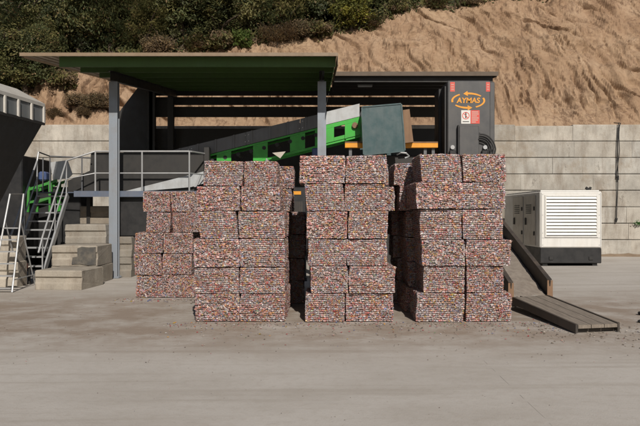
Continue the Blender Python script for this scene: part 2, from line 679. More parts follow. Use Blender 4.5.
def make_wall():
    r = random.Random(12)
    b = MB()
    ch = 5.46 / 8
    for k in range(8):
        x = -26 - r.uniform(0, 1.5)
        while x < 30:
            L = r.choice((2.4, 2.4, 3.0, 3.6))
            z1 = (k + 1) * ch - .022
            if k == 7:
                z1 += r.uniform(-.05, .03)
            wall_block(b, x, x + L - .002, 29.0 + k * .008, 29.5, k * ch + (.003 if k else -.1), z1, conc(r, .425, .0), r)
            x += L
    b.box((-27, 29.12, -.1), (31, 29.46, 5.3), 0, (.10, .085, .07))
    o = b.build('retaining_wall', M['concrete'])
    tag(o, 'tall pale retaining wall of stacked concrete blocks below the earth bank', 'wall')


make_wall()


def wall_soil():
    b = MB()
    n = 240
    vs, fs = [], []
    for i in range(n + 1):
        x = -20 + 46 * i / n
        w_ = .28 + .35 * abs(fbm(x * .7, 3.3, 1, 3))
        h_ = .06 + .12 * abs(fbm(x * .9, 6.1, 2, 3))
        for y, z in ((28.975, h_), (28.975 - w_ * .4, h_ * .7 + .03 * n3(x * 4, 1)), (28.975 - w_, -.02)):
            vs.append((x, y, z))
    for i in range(n):
        for k in range(2):
            a = i * 3 + k
            fs.append((a, a + 3, a + 4, a + 1)[::-1])
    b.add(vs, fs)
    o = b.build('soil', M['soil'], None, True)
    o['kind'] = 'structure'


M['soil'] = paint('loose_soil', (.25, .185, .125), .95, 0, (.12, .085, .055), .7, 2.5, 1.0)
wall_soil()


# ------------------------------------------------------------------ bales
PAL = [((.50, .48, .49), 15), ((.38, .36, .37), 13), ((.66, .64, .63), 10), ((.26, .24, .25), 8), ((.40, .075, .085), 8),
       ((.50, .25, .25), 14), ((.42, .21, .20), 10), ((.54, .26, .10), 6), ((.54, .40, .14), 5), ((.14, .18, .34), 5),
       ((.17, .26, .16), 4), ((.24, .14, .11), 8), ((.075, .065, .065), 7), ((.52, .39, .35), 10), ((.38, .29, .36), 8)]
PC = [c for c, w in PAL for _ in range(w)]
def sat(c, k=1.5, v=.69):
    m = sum(c) / 3
    return tuple(max(.01, (m + (q - m) * k) * v) for q in c)


PAL = [(sat(c), w) for c, w in PAL]
PC = [c for c, w in PAL for _ in range(w)]


REDS = [sat(c) for c in ((.40, .08, .085), (.46, .20, .20), (.50, .24, .10), (.36, .16, .14), (.25, .13, .10), (.52, .36, .16))]
SILV = [sat(c) for c in ((.50, .48, .49), (.38, .36, .37), (.64, .62, .61), (.26, .25, .27), (.32, .33, .40), (.44, .38, .38))]


def bale_mesh(seed, w=.70, h=.44, l=1.0, tidy=.5):
    """a block of flattened cans: every can on the outside is a small crumpled plate"""
    r = random.Random(seed)
    b = MB()
    base_red = r.random()
    sh = r.uniform(-.02, .02)

    def warp(p):
        q = p.copy()
        # bulging, uneven outline with worn corners
        bx, by, bz = p.x / (w / 2), p.y / (l / 2), (p.z - h / 2) / (h / 2)
        k = .013
        q.x += k * fbm(p.y * 3 + seed, p.z * 4, seed, 2) + sh * bz + .006 * (1 - bz * bz) * (1 if bx > 0 else -1) * abs(bx)
        q.y += k * 1.1 * fbm(p.x * 4, p.z * 4 + seed, seed + 5, 2)
        q.z += k * .8 * fbm(p.x * 3 + seed, p.y * 3, seed + 9, 2) * (0.4 if p.z < .02 else 1)
        ex = max(0, abs(bx) - .96) * max(0, abs(bz) - .93) * 2.0
        q.x -= ex * w * .5 * (1 if bx > 0 else -1)
        q.z -= ex * h * .5 * (1 if bz > 0 else -1)
        q.z = max(q.z, .002)
        return q

    def face(o, u, v, nrm, lu, lv, rows, dense=1.0):
        for i in range(rows):
            v0, v1 = lv * i / rows, lv * (i + 1) / rows
            x = -r.uniform(0, .03)
            while x < lu:
                cw = r.choice((.014, .018, .022, .028, .034, .046)) * r.uniform(.85, 1.15) / dense
                a, c = max(0, x), min(lu, x + cw)
                x += cw
                if c - a < .007:
                    continue
                loose = r.random() > tidy
                jv = .002 + (.012 if loose else 0)
                b0, b1 = v0 + r.uniform(-jv, jv), v1 + r.uniform(-jv, jv)
                if loose and r.random() < .3:
                    b1 += (v1 - v0) * r.uniform(.2, .9)
                b0, b1 = max(b0, 0), min(b1, lv)
                if b1 - b0 < .006:
                    continue
                out = r.uniform(-.004, .004) + (r.uniform(.004, .010) if r.random() < .03 else 0) - (r.uniform(.008, .022) if r.random() < .06 else 0)
                col = r.choice(PC)
                cl = n3((o + u * a + v * b0).x * 7 + seed, (o + u * a + v * b0).y * 7 + seed * .7, (o + u * a + v * b0).z * 9)
                if abs(cl) > .12 and r.random() < .5:
                    col = r.choice(REDS if cl > 0 else SILV)
                if base_red > .6 and r.random() < .16:
                    col = (.40, .15, .13)
                g = r.uniform(.8, 1.15)
                col = tuple(min(.75, q * g) for q in col)
                # an irregular crushed outline of eight points, domed or dished
                mu, mv, ru, rv = (a + c) / 2, (b0 + b1) / 2, (c - a) / 2, (b1 - b0) / 2
                rot = r.uniform(-.5, .5) if loose else r.uniform(-.07, .07)
                cr_, sr_ = math.cos(rot), math.sin(rot)
                rim, back = [], []
                for (qu, qv) in ((-1, -.55), (-.6, -1), (.6, -1), (1, -.5), (1, .55), (.55, 1), (-.6, 1), (-1, .5)):
                    qu *= ru * r.uniform(.84, 1.12)
                    qv *= rv * r.uniform(.66, .88)
                    pu, pv = mu + qu * cr_ - qv * sr_, mv + qu * sr_ + qv * cr_
                    pu, pv = min(max(pu, 0), lu), min(max(pv, 0), lv)
                    rim.append(warp(o + u * pu + v * pv + nrm * (out + r.uniform(-.003, .003))))
                    back.append(warp(o + u * (pu * .9 + mu * .1) + v * (pv * .9 + mv * .1) - nrm * .028))
                mid = warp(o + u * (mu + r.uniform(-.4, .4) * ru) + v * (mv + r.uniform(-.4, .4) * rv) + nrm * (out + r.uniform(-.005, .007)))
                pts = rim + back + [mid]
                fs = [(k, (k + 1) % 8, 16) for k in range(8)] + [(8 + k, 8 + (k + 1) % 8, (k + 1) % 8, k) for k in range(8)]
                b.add(pts, fs, col)

    rows = max(8, round(h / .031))
    V = Vector
    face(V((-w / 2, -l / 2, 0)), V((1, 0, 0)), V((0, 0, 1)), V((0, -1, 0)), w, h, rows)
    face(V((w / 2, l / 2, 0)), V((-1, 0, 0)), V((0, 0, 1)), V((0, 1, 0)), w, h, rows)
    face(V((w / 2, -l / 2, 0)), V((0, 1, 0)), V((0, 0, 1)), V((1, 0, 0)), l, h, rows, .8)
    face(V((-w / 2, l / 2, 0)), V((0, -1, 0)), V((0, 0, 1)), V((-1, 0, 0)), l, h, rows, .8)
    face(V((-w / 2, -l / 2, h)), V((1, 0, 0)), V((0, 1, 0)), V((0, 0, 1)), w, l, 18, .6)
    # loose tabs and torn edges
    for _ in range(5):
        s = r.choice((-1, 1))
        p = V((r.uniform(-w / 2, w / 2), s * (l / 2 + .005), r.choice((0.012, h - .01, r.uniform(0, h)))))
        a = r.uniform(0, 6.28)
        q = V((math.cos(a) * .03, s * r.uniform(.0, .03), math.sin(a) * .02))
        t = V((-math.sin(a) * .018, 0, math.cos(a) * .018))
        if p.z + min(q.z, t.z, q.z + t.z) < .004:
            p.z += .03
        b.add([p, p + q, p + q + t, p + t], [(0, 1, 2, 3)], r.choice(PC))
    c = .03
    b.box((-w / 2 + c, -l / 2 + c, .004), (w / 2 - c, l / 2 - c, h - c), 0, (.04, .035, .03))
    return b.mesh('can_bale', M['cans'])


BALE_W, BALE_H, BALE_L = .70, .43, 1.0
BM = [bale_mesh(11 + i * 7, BALE_W, BALE_H, BALE_L, (.35, .85, .95, .6, .9, .8)[i % 6]) for i in range(14)]
BMM = [bale_mesh(211 + i * 7, BALE_W, BALE_H, BALE_L, .12) for i in range(4)]
brnd = random.Random(77)
BG = 'bales of crushed drink cans stacked in the yard'
bi = [0]


def bale(x0, x1, z0, z1, d, label, length=1.0, rot=None):
    pool = BMM if d > 14 else BM
    me = pool[bi[0] % len(pool)]
    bi[0] += 5
    o = bpy.data.objects.new('can_bale', me)
    COL.objects.link(o)
    w, h = x1 - x0, z1 - z0
    o.location = ((x0 + x1) / 2, d + length / 2, z0)
    o.rotation_euler = (0, 0, (rot if rot is not None else brnd.uniform(-.025, .025)) + (math.pi if brnd.random() < .5 else 0))
    o.scale = ((w - .020) / BALE_W, length / BALE_L, (h - .006) / BALE_H)
    tag(o, label, 'bale', BG)
    return o


ORDN = ['bottom layer', 'second layer up', 'third layer up', 'fourth layer up', 'fifth layer up', 'top layer']


def px_rows(name, rows, bottom, d0, cols=('left', 'right'), front=True, lay=ORDN):
    """rows: list of (top pixel, [x edges])"""
    s = F / d0
    zb = 0.0
    for k, (top, ed) in enumerate(rows):
        zt = EYE - (top - HZ) / s
        for c in range(len(ed) - 1):
            dd = d0 + brnd.uniform(-.03, .035)
            a, b = X(ed[c], d0), X(ed[c + 1], d0)
            if c:
                a += .008
            bale(a, b, zb + .003, zt, dd, 'bale of crushed cans, %s column, %s, %s' % (cols[c], lay[k], name))
        zb = zt


D1 = 11.13
px_rows('front stack beside the low pile', [(293.8, [195, 239.8, 286]), (267.3, [193.8, 239, 285]), (238.5, [193, 238.8, 285]),
                                            (211, [199, 237.6, 284.6]), (186, [197, 240.6, 280.5]), (160.8, [203.6, 242.8, 277])], 322.4, D1)
px_rows('middle front stack', [(293.5, [305, 345, 393.6]), (266, [310, 347.8, 394.8]), (239, [307, 346, 387.5]),
                               (211, [306, 347, 387.5]), (183.6, [306, 345, 386]), (155, [299, 345, 386.4])], 322.2, D1)
px_rows('front stack beside the ramp', [(293, [417, 464.8, 511.6]), (266, [424, 465.6, 503.8]), (239.6, [422, 465.4, 511]),
                                        (209, [420.8, 463, 504]), (182, [414.8, 461.2, 505.6]), (153.6, [420.4, 461.4, 505.4])], 322, D1)
# second bales deep, seen at the gaps, and added unseen rows
zs1 = [0, .437, .87, 1.325, 1.76, 2.16, 2.56]
for k in range(6):
    e = brnd.uniform(-.03, .03) + (.07 if k >= 4 else 0)
    bale(-1.2 + e, -.55 + e, zs1[k] + .003, zs1[k + 1], 12.24 + brnd.uniform(-.04, .04),
         'bale of crushed cans, %s, behind right column of front stack beside low pile' % ORDN[k])
for k in range(4):
    e = brnd.uniform(-.03, .03)
    bale(-.88 + e, -.30 + e, zs1[k] + .003, zs1[k + 1], 13.42 + brnd.uniform(-.04, .04),
         'shaded can bale, %s, deep in dark gap right of stack beside low pile' % ORDN[k])
zs3 = [0, .44, .88, 1.31, 1.77, 2.22, 2.62]
for k in range(6):
    e = [.05, .12, .1, .06, -.02, -.12][k] + brnd.uniform(-.02, .02)
    bale(1.42 + e, 2.1 + e, zs3[k] + .003, zs3[k + 1], 12.25 + brnd.uniform(-.03, .05),
         'bale of crushed cans, %s, shaded, second deep behind front stack beside ramp' % ORDN[k])
for k in range(6):
    e = [.0, .06, .0, -.05, -.04, .02][k]
    bale(1.40 + e, 2.0 + e, zs3[k] + .003, zs3[k + 1], 13.37 + brnd.uniform(-.03, .03),
         'bale of crushed cans, %s, shaded, third deep behind front stack beside ramp' % ORDN[k])
for k in range(6):
    e = [-.06, 0, -.05, -.02, .11, .0][k]
    bale(.62 + e, 1.2 + e, zs3[k] + .003, zs3[k + 1] - .02, 12.26,
         'bale of crushed cans, %s, second deep behind right column of middle front stack' % ORDN[k])
    for nn, dd in (('third', 13.4), ('fourth', 14.54)):  # unseen rows added to darken the gap beside them
        bale(.60 + e * .4, 1.18 + e * .4, zs3[k] + .003, zs3[k + 1] - .02, dd,
             'unseen can bale, %s, %s deep behind right column of middle front stack' % (ORDN[k], nn))
for n_, dd in enumerate((12.26, 13.4, 14.54, 15.68)):  # hidden rows added to cast shadow into the left gap
    for k in range(6 if n_ < 3 else 5):
        e = brnd.uniform(.0, .05)
        bale(-.22 + e, .42 + e, zs3[k] + .003, zs3[k + 1] - .02, dd + brnd.uniform(-.02, .02),
             'unseen can bale, %s, %s deep behind left column of middle front stack' % (ORDN[k], ('second', 'third', 'fourth', 'fifth')[n_]))
# the low pile behind on the left
D2 = 14.33
px_rows('low pile by grey post', [(275, [135.3, 168, 195.5]), (253.5, [134.4, 162, 192]), (232.5, [134.6, 163, 193]),
                                  (212, [146.6, 171, 185.2, 203]), (191.2, [142.6, 169.8, 200])], 297, D2, ('left', 'second', 'third'))

# ------------------------------------------------------------------ shed
SX0, SX1, SXR = -7.4, .42, 5.70       # roof edges
YF, YM, YB = 17.3, 22.45, 27.5
ZF, RS = 5.655, .114


def roof_z(y):
    return ZF + RS * (y - YF)


def roof_sheet(b, x0, x1, y0, y1, dz=0.0):
    prof = []
    x = x0
    pitch = .25
    while x < x1 - 1e-6:
        for dx, h in ((0, 0), (.15, 0), (.175, .035), (.225, .035)):
            if x + dx <= x1:
                prof.append((x + dx, h))
        x += pitch
    prof.append((x1, 0))
    n = len(prof)
    vs = []
    for t in (.0, .008):
        for y in (y0, y1):
            vs += [(px, y, roof_z(y) + dz + h + t) for px, h in prof]
    fs = []
    for i in range(n - 1):
        fs.append((i, n + i, n + i + 1, i + 1))
        fs.append((2 * n + i, 2 * n + i + 1, 3 * n + i + 1, 3 * n + i))
        fs.append((i, i + 1, 2 * n + i + 1, 2 * n + i))
        fs.append((n + i, 3 * n + i, 3 * n + i + 1, n + i + 1))
    fs += [(0, 2 * n, 3 * n, n), (n - 1, 2 * n - 1, 4 * n - 1, 3 * n - 1)]
    b.add(vs, fs)


shed = thing('shed', 'open steel shed with sloping roof and green purlins over the machines', 'shed', (-1, 22, 0))
one(lambda b: roof_sheet(b, SX0, SX1, YF, YB), 'roof', M['roof_under'], shed)
rr = one(lambda b: roof_sheet(b, SX1 + .012, SXR, YM, YB, .004), 'roof', M['roof_under'], shed)


def fascia(b, x0, x1, y, h=.06, proud=.02):
    z = roof_z(y)
    b.box((x0 - .015, y - proud - .012, z - h + .03), (x1 + .015, y - proud, z + .055))
    b.box((x0 - .015, y - proud, z + .047), (x1 + .015, y + .15, z + .055))


one(lambda b: fascia(b, SX0, SX1, YF), 'fascia', M['trim'], shed)
one(lambda b: fascia(b, SX1 + .03, SXR, YM, .11), 'fascia', M['brown_trim'], shed)


def verge(b, x, y0, y1, h=.1):
    w = .012
    vs = []
    for y in (y0, y1):
        z = roof_z(y)
        vs += [(x, y, z - h), (x + w, y, z - h), (x + w, y, z + .05), (x, y, z + .05)]
    b.add(vs, [(0, 1, 2, 3), (7, 6, 5, 4), (1, 5, 6, 2), (0, 3, 7, 4), (3, 2, 6, 7), (0, 4, 5, 1)])


one(lambda b: verge(b, SX0 - .03, YF + .14, YB, .05), 'verge_trim', M['trim'], shed)
one(lambda b: verge(b, SX1 + .016, YF, YM - .04, .24), 'verge_trim', M['trim'], shed)
one(lambda b: verge(b, SXR + .003, YM + .14, YB, .1), 'verge_trim', M['brown_trim'], shed)


def purlin(b, x0, x1, y, h=.25):
    z = roof_z(y) - .012
    b.box((x0, y, z - h), (x1, y + .006, z))
    b.box((x0, y + .006, z - h), (x1, y + .075, z - h + .006))
    b.box((x0, y + .006, z - .012), (x1, y + .075, z - .006))


for y in (17.55, 19.1, 20.75, 22.3, 23.9, 25.5, 27.1):
    one(lambda b: purlin(b, -6.54, SX1 - .03, y), 'purlin', M['purlin'], shed)
for y in (22.6, 24.1, 25.6, 27.1):
    one(lambda b: purlin(b, SX1 + .04, SXR - .12, y), 'purlin', M['dark_steel'], shed)


def ibeam_y(b, x, y0, y1, h=.26, w=.14):
    vs = []
    for dz0, dz1, ww in ((-h, -h + .014, w), (-h + .014, -.014, .012), (-.014, 0, w)):
        vs = []
        for y in (y0, y1):
            z = roof_z(y) - .266
            vs += [(x - ww / 2, y, z + dz0), (x + ww / 2, y, z + dz0), (x + ww / 2, y, z + dz1), (x - ww / 2, y, z + dz1)]
        b.add(vs, [(0, 1, 2, 3), (7, 6, 5, 4), (1, 5, 6, 2), (0, 3, 7, 4), (3, 2, 6, 7), (0, 4, 5, 1)])


def ipost(b, x, y, z1, w=.2, d=.2):
    t = .014
    b.box((x - w / 2, y - d / 2, 0), (x + w / 2, y - d / 2 + t, z1))
    b.box((x - w / 2, y + d / 2 - t, 0), (x + w / 2, y + d / 2, z1))
    b.box((x - t / 2, y - d / 2 + t, 0), (x + t / 2, y + d / 2 - t, z1))


def base_plate(b, x, y):
    b.box((x - .17, y - .17, .002), (x + .17, y + .17, .022))
    for i in (-.13, .13):
        for j in (-.13, .13):
            b.tube([(x + i, y + j, .022), (x + i, y + j, .055)], .014, 6)


PX1, PX2 = -5.57, .05
for x in (PX1, PX2):
    one(lambda b: ibeam_y(b, x, 18.6, 27.3), 'rafter', M['black'], shed)
    p = one(lambda b: ipost(b, x, 18.95, roof_z(18.85) - .53, .23, .2), 'post', M['post'], shed)
    one(lambda b: base_plate(b, x, 18.95), 'base_plate', M['post'], p)
for x in (PX1 - .95, X(149.5, 26.4), X(171, 26.9), PX2, 5.45):
    y = 26.9
    one(lambda b: ipost(b, x, y, roof_z(y) - .28, .22, .22), 'post', M['dark_steel'], shed)
one(lambda b: ibeam_y(b, 5.45, 22.55, 27.3), 'rafter', M['dark_steel'], shed)
one(lambda b: ipost(b, 5.45, 22.95, roof_z(22.9) - .53), 'post', M['dark_steel'], shed)
# cladding rails across the open back
YG = 27.2
for t, m_ in ((86, 95.5), (97.0, 104.9), (106.6, 117)):
    one(lambda b: b.box((X(152, YG), YG, Z(m_, YG)), (5.4, YG + .05, Z(t, YG) - (.04 if t == 86 else 0))), 'rear_girt', M['dark_steel'], shed)
one(lambda b: b.prism([(X(139, YG), Z(86.5, YG)), (X(119.5, YG), Z(112, YG)), (X(117, YG), Z(152, YG)), (X(149, YG), Z(152, YG)), (X(151.4, YG), Z(108, YG)),
                       (X(151.4, YG), Z(86.5, YG) - .04)], YG - .05, YG - .02), 'gable_shade_sheet', M['dark_steel'], shed)  # lower half added to stand in for roof shade on the wall
one(lambda b: b.prism([(X(151.6, YG), Z(100, YG)), (X(172, YG), Z(100, YG)), (X(172, YG), Z(117, YG)), (X(165, YG), Z(117, YG)), (X(160, YG), Z(111, YG)),
                       (X(151.6, YG), Z(107, YG))], YG - .05, YG - .02), 'gable_shade_sheet', M['dark_steel'], shed)
one(lambda b: b.box((X(153, YG), YG + .01, .05), (X(438, YG), YG + .04, Z(128.6, YG))), 'rear_shade_sheet', M['black'], shed)  # black sheet added in place of the deep shade at the open back
# lamp under the right roof
y = 23.3
lx, lz = X(365, y), Z(86, y)
lamp = thing('ceiling_lamp', 'unlit strip lamp hanging under the right hand shed roof', 'lamp', (lx, y, lz))
one(lambda b: b.box((lx - .24, y - .05, lz - .03), (lx + .24, y + .05, lz + .03), .015), 'diffuser', M['light_plate'], lamp)
one(lambda b: b.box((lx - .25, y - .06, lz + .032), (lx + .25, y + .06, lz + .06), .006), 'housing', M['grey_plate'], lamp)
one(lambda b: [b.tube([(lx + s * .18, y, lz + .06), (lx + s * .18, y, roof_z(y) - .01)], .006, 6) for s in (-1, 1)], 'hanger', M['dark_steel'], lamp)

# ------------------------------------------------------------------ inclined conveyor
conv = thing('conveyor', 'long inclined conveyor with grey side plates on green frame under the shed', 'conveyor', (-2, 20.6, 0))
YC, YC2 = 20.3, 21.2
cz = lambda px, dy=0: Z(142 - (px - 206) * .2468 + dy, YC)


def cpoly(p0, p1, a, b_, y=YC):
    return [(X(p0, y), cz(p0, a)), (X(p1, y), cz(p1, a)), (X(p1, y), cz(p1, b_)), (X(p0, y), cz(p0, b_))]


for y0 in (YC, YC2):
    for k, (a, c) in enumerate(((112, 188), (188.3, 246), (246.3, 300), (300.3, 322.6))):
        one(lambda b: b.prism(cpoly(a, c, 0, 12.8), y0, y0 + .02), 'side_plate', M['grey_plate'], conv)
    one(lambda b: b.prism(cpoly(322.9, 359.5, -.6, 12.2), y0, y0 + .02), 'side_plate', M['light_plate'], conv,
        label='pale sunlit side plate at the top end')  # paler grey paints in the sunlight past the roof's shadow
one(lambda b: b.prism(cpoly(112, 359, 9, 10.2), YC + .03, YC2 - .01), 'belt', M['rubber'], conv)
for px in range(125, 320, 18):
    one(lambda b: b.prism(cpoly(px, px + 1.6, -.2, 13), YC - .035, YC - .001), 'plate_rib', M['grey_plate'], conv)
for px in range(212, 322, 13):
    one(lambda b: b.tube([(X(px, YC), YC + .03, cz(px, 20)), (X(px, YC), YC2 - .03, cz(px, 20))], .06, 10), 'roller', M['rubber'], conv)
for px in (190, 247, 301):
    one(lambda b: [b.tube([(X(px + q, YC), YC - .012, cz(px + q, v)), (X(px + q, YC), YC + .01, cz(px + q, v))], .016, 6) for q in (-1.6, 1.6) for v in (3, 9.5)], 'bolt', M['galv'], conv)
for y0 in (YC + .03, YC2 - .12):
    one(lambda b: b.prism(cpoly(205, 361.5, 33 - 2.2, 33), y0, y0 + .1), 'frame_rail', M['green'], conv)
    one(lambda b: b.prism(cpoly(205, 322, 13.2, 15), y0, y0 + .1), 'frame_rail', M['green'], conv)
for a, c in ((216.5, 231), (253, 267.5), (290, 305), (315, 321.8)):
    one(lambda b: b.prism(cpoly(a, c, 15.1, 30.7), YC + .035, YC + .065), 'frame_panel', M['green'], conv)
# head section with openings
one(lambda b: (b.prism(cpoly(322, 361, 12.6, 16.5), YC, YC + .1), b.prism(cpoly(322, 334, 16.6, 30.7), YC, YC + .1),
               b.prism(cpoly(346, 361, 16.6, 30.7), YC, YC + .1), b.prism(cpoly(334.1, 345.9, 27, 30.7), YC, YC + .1)), 'head_frame', M['green'], conv)
one(lambda b: b.prism(cpoly(344.9, 346.4, 16, 31), YC - .04, YC - .003), 'bracket', M['green'], conv)
sc_ = P(354.8, 125.5, YC)
one(lambda b: b.tube([sc_ + Vector((0, -.09, 0)), sc_ + Vector((0, -.004, 0))], .085, 18), 'bearing', M['rust'], conv)
one(lambda b: b.box((X(312, 20), 19.95, Z(156, 20)), (X(323, 20), 20.25, Z(148, 20)), .03), 'gearmotor', M['blue'], conv)
for px in (266.5, 224):
    xx = X(px, YC)
    one(lambda b: b.tube([(xx, YC + .1, 0), (xx, YC + .1, cz(px, 31))], .075, 12), 'support_leg', M['galv'], conv)
    one(lambda b: b.tube([(xx, YC2 - .1, 0), (xx, YC2 - .1, cz(px, 31))], .075, 12), 'support_leg', M['galv'], conv)
one(lambda b: b.prism([(X(272, 20), Z(152.5, 20)), (X(285.5, 20), Z(151, 20)), (X(280, 20), Z(158, 20))], 20.1, 20.16), 'gusset', M['cream'], conv)
one(lambda b: b.prism([(X(122, 20.1), Z(191.8, 20.1)), (X(131, 20.1), Z(192, 20.1)), (X(191, 20.1), Z(187, 20.1)), (X(205, 20.1), Z(183, 20.1)),
                       (X(205, 20.1), Z(171, 20.1))], 20.12, 20.15), 'tail_chute', M['light_plate'], conv)
one(lambda b: b.prism([(X(194, 20.1), Z(187, 20.1)), (X(197, 20.1), Z(187, 20.1)), (X(202, 20.1), Z(174, 20.1)), (X(200, 20.1), Z(174, 20.1))], 20.06, 20.115), 'chute_rib', M['galv'], conv)
one(lambda b: b.prism([(X(93, 20.4), Z(153, 20.4)), (X(207, 20.4), Z(153, 20.4)), (X(207, 20.4), Z(193, 20.4)), (X(70, 20.4), Z(193, 20.4)),
                       (X(70, 20.4), Z(181, 20.4)), (X(92, 20.4), Z(171, 20.4))], 20.22, 20.25), 'feed_plate', M['dark_steel'], conv)
one(lambda b: b.box((X(204, 20), 19.95, 1.2), (X(209.5, 20), 20.2, Z(147, 20)), .01), 'frame_post', M['dark_steel'], conv)

# ------------------------------------------------------------------ baler
bal = thing('baler', 'large baling press with charcoal tower, orange beam and teal hopper', 'baler', (2.5, 20.5, 0))
one(lambda b: b.box((.75, 20.45, .25), (3.35, 22.6, 3.45), .03), 'body', M['dark_steel'], bal)
one(lambda b: (b.box((3.3, 20.1, .1), (5.0, 22.4, 3.2), .03), b.box((.9, 20.5, 0), (1.3, 22.5, .25)), b.box((2.8, 20.5, 0), (3.2, 22.5, .25)),
               b.box((3.5, 20.3, 0), (4.8, 22.2, .1))), 'press_chamber', M['dark_steel'], bal)
one(lambda b: b.box((X(345, 20.1), 20.1, Z(147.6, 20.1)), (X(438, 20.1), 20.3, Z(143, 20.1)), .006), 'beam', M['orange'], bal)
one(lambda b: b.box((X(345, 20.1), 20.1, Z(142.8, 20.1)), (X(438, 20.1), 20.34, Z(141.6, 20.1)), .004), 'beam_flange', M['rust'], bal)
for px in (349, 424, 432):
    one(lambda b: b.box((X(px, 20.15), 20.2, 1.5), (X(px + 3, 20.15), 20.44, Z(148, 20.15))), 'stiffener', M['grey_plate'], bal)
# hopper
hy = 19.6
hp = [(X(a, hy), Z(c, hy)) for a, c in ((361.8, 107), (401.4, 103.6), (405, 151), (363.6, 155))]


def hopper(b):
    b.prism(hp, hy, hy + .04)


hp_o = one(hopper, 'hopper', M['teal'], bal)
one(lambda b: b.prism(hp, hy + 1.5, hy + 1.54), 'hopper_back', M['teal'], bal)
one(lambda b: b.bar((hp[0][0] + .02, hy + .045, hp[0][1] - .5), (hp[0][0] + .02, hy + 1.495, hp[0][1] - .5), .03, .9), 'hopper_side', M['teal'], bal)


def hop_edges(b):
    q = [Vector((x, hy - .012, z)) for x, z in hp]
    for a, c in ((0, 3), (1, 2), (3, 2), (0, 1)):
        b.bar(q[a].lerp(q[c], .012), q[a].lerp(q[c], .988), .035, .02, up=(0, 1, 0))


one(hop_edges, 'edge_angle', M['teal'], hp_o)
one(lambda b: b.prism([(X(a, 19.9), Z(c, 19.9)) for a, c in ((403, 110), (409.5, 109), (413.5, 142), (404, 143))], 19.9, 21), 'hopper_side', M['rust'], bal)
one(lambda b: b.tube([P(397, 154.5, 19.7), P(401, 152.5, 19.6), P(406, 153, 19.6), P(409, 156, 19.7), P(405, 158, 19.7)], .025, 8), 'cable', M['light_plate'], bal)
# tower
ty = 19.9
tw = one(lambda b: (b.box((X(447.6, ty), ty, 2.9), (X(490.5, ty), ty + 1.5, Z(80.4, ty)), .025),), 'press_tower', M['tower'], bal)
one(lambda b: b.box((X(490.7, ty), ty + .1, 2.9), (X(495.6, ty), ty + 1.4, Z(81.2, ty)), .015), 'tower_flank', M['tower'], bal)
one(lambda b: b.box((X(445.2, ty), ty + .12, 2.9), (X(447.5, ty), ty + 1.45, Z(85, ty)), .01), 'tower_flank', M['black'], bal)
one(lambda b: b.box((X(439, ty + .6), ty + .7, 2.9), (X(446, ty + .6), ty + 1.4, Z(88, ty + .6)), .02), 'guide_column', M['black'], bal)
one(lambda b: b.box((X(458.5, ty), ty - .13, 2.9), (X(478, ty), ty - .003, Z(126.5, ty)), .015), 'valve_box', M['tower'], bal)
one(lambda b: b.box((X(457, ty), ty - .15, 2.9), (X(458.3, ty), ty - .003, Z(125.5, ty)), .004), 'valve_box_edge', M['black'], bal)
for a, c in ((449, 455), (481, 488)):
    one(lambda b: (b.box((X(a, ty), ty - .12, Z(158, ty)), (X(c, ty), ty - .004, Z(150.5, ty)), .015),), 'valve_block', M['black'], bal)
    cc = P((a + c) / 2, 147.5, ty)
    one(lambda b: b.tube([cc + Vector((0, -.1, 0)), cc + Vector((0, -.004, 0))], .06, 12), 'fitting', M['galv'], bal)
for k in range(4):
    ctl = [(478, 134.5 + k * 1.6), (483, 134.2 + k * 2.0), (488.5 - k * .6, 136.5 + k * 2.0), (493 - k * 1.5, 141.5 + k * 1.6), (495.4 - k * 2.1, 148), (494.8 - k * 2.2, 153), (493 - k * 2, 159)]
    pts = []
    for i in range(len(ctl) - 1):
        p0, p1, p2, p3 = [ctl[min(max(i + q, 0), len(ctl) - 1)] for q in (-1, 0, 1, 2)]
        for t in (0, .25, .5, .75):
            pts.append(P(*[.5 * (2 * b1 + (c1 - a1) * t + (2 * a1 - 5 * b1 + 4 * c1 - d1) * t * t + (3 * b1 - a1 - 3 * c1 + d1) * t ** 3)
                           for a1, b1, c1, d1 in zip(p0, p1, p2, p3)], ty - .08 - .015 * k))
    one(lambda b: b.tube(pts, .021, 8), 'hose', M['rubber'], bal, True)
one(lambda b: b.box((X(477, ty), ty - .1, Z(141, ty)), (X(479.5, ty), ty - .003, Z(133, ty)), .008), 'hose_bracket', M['black'], bal)


def text_mesh(txt, size, mat, name, parent, loc, bold=.0, shear=0.0):
    cu = bpy.data.curves.new(name, 'FONT')
    cu.body = txt
    cu.size = size
    cu.align_x, cu.align_y = 'CENTER', 'CENTER'
    cu.extrude = .003
    cu.offset = bold
    cu.shear = shear
    tmp = bpy.data.objects.new(name + '_tmp', cu)
    COL.objects.link(tmp)
    bpy.context.view_layer.update()
    me = bpy.data.meshes.new_from_object(tmp.evaluated_get(bpy.context.evaluated_depsgraph_get()))
    bpy.data.objects.remove(tmp)
    me.transform(Matrix.Rotation(R(90), 4, 'X'))
    me.transform(Matrix.Translation(Vector(loc) - ORG[parent.name]))
    me.materials.clear()
    me.materials.append(mat)
    o = bpy.data.objects.new(name, me)
    COL.objects.link(o)
    o.parent = parent
    ORG[o.name] = ORG[parent.name]
    return o


lc = P(468.2, 100.6, ty)
yl = ty - .004
text_mesh('AYMAS', .205, M['orange'], 'lettering', tw, (lc.x, yl, lc.z), .006, .12)


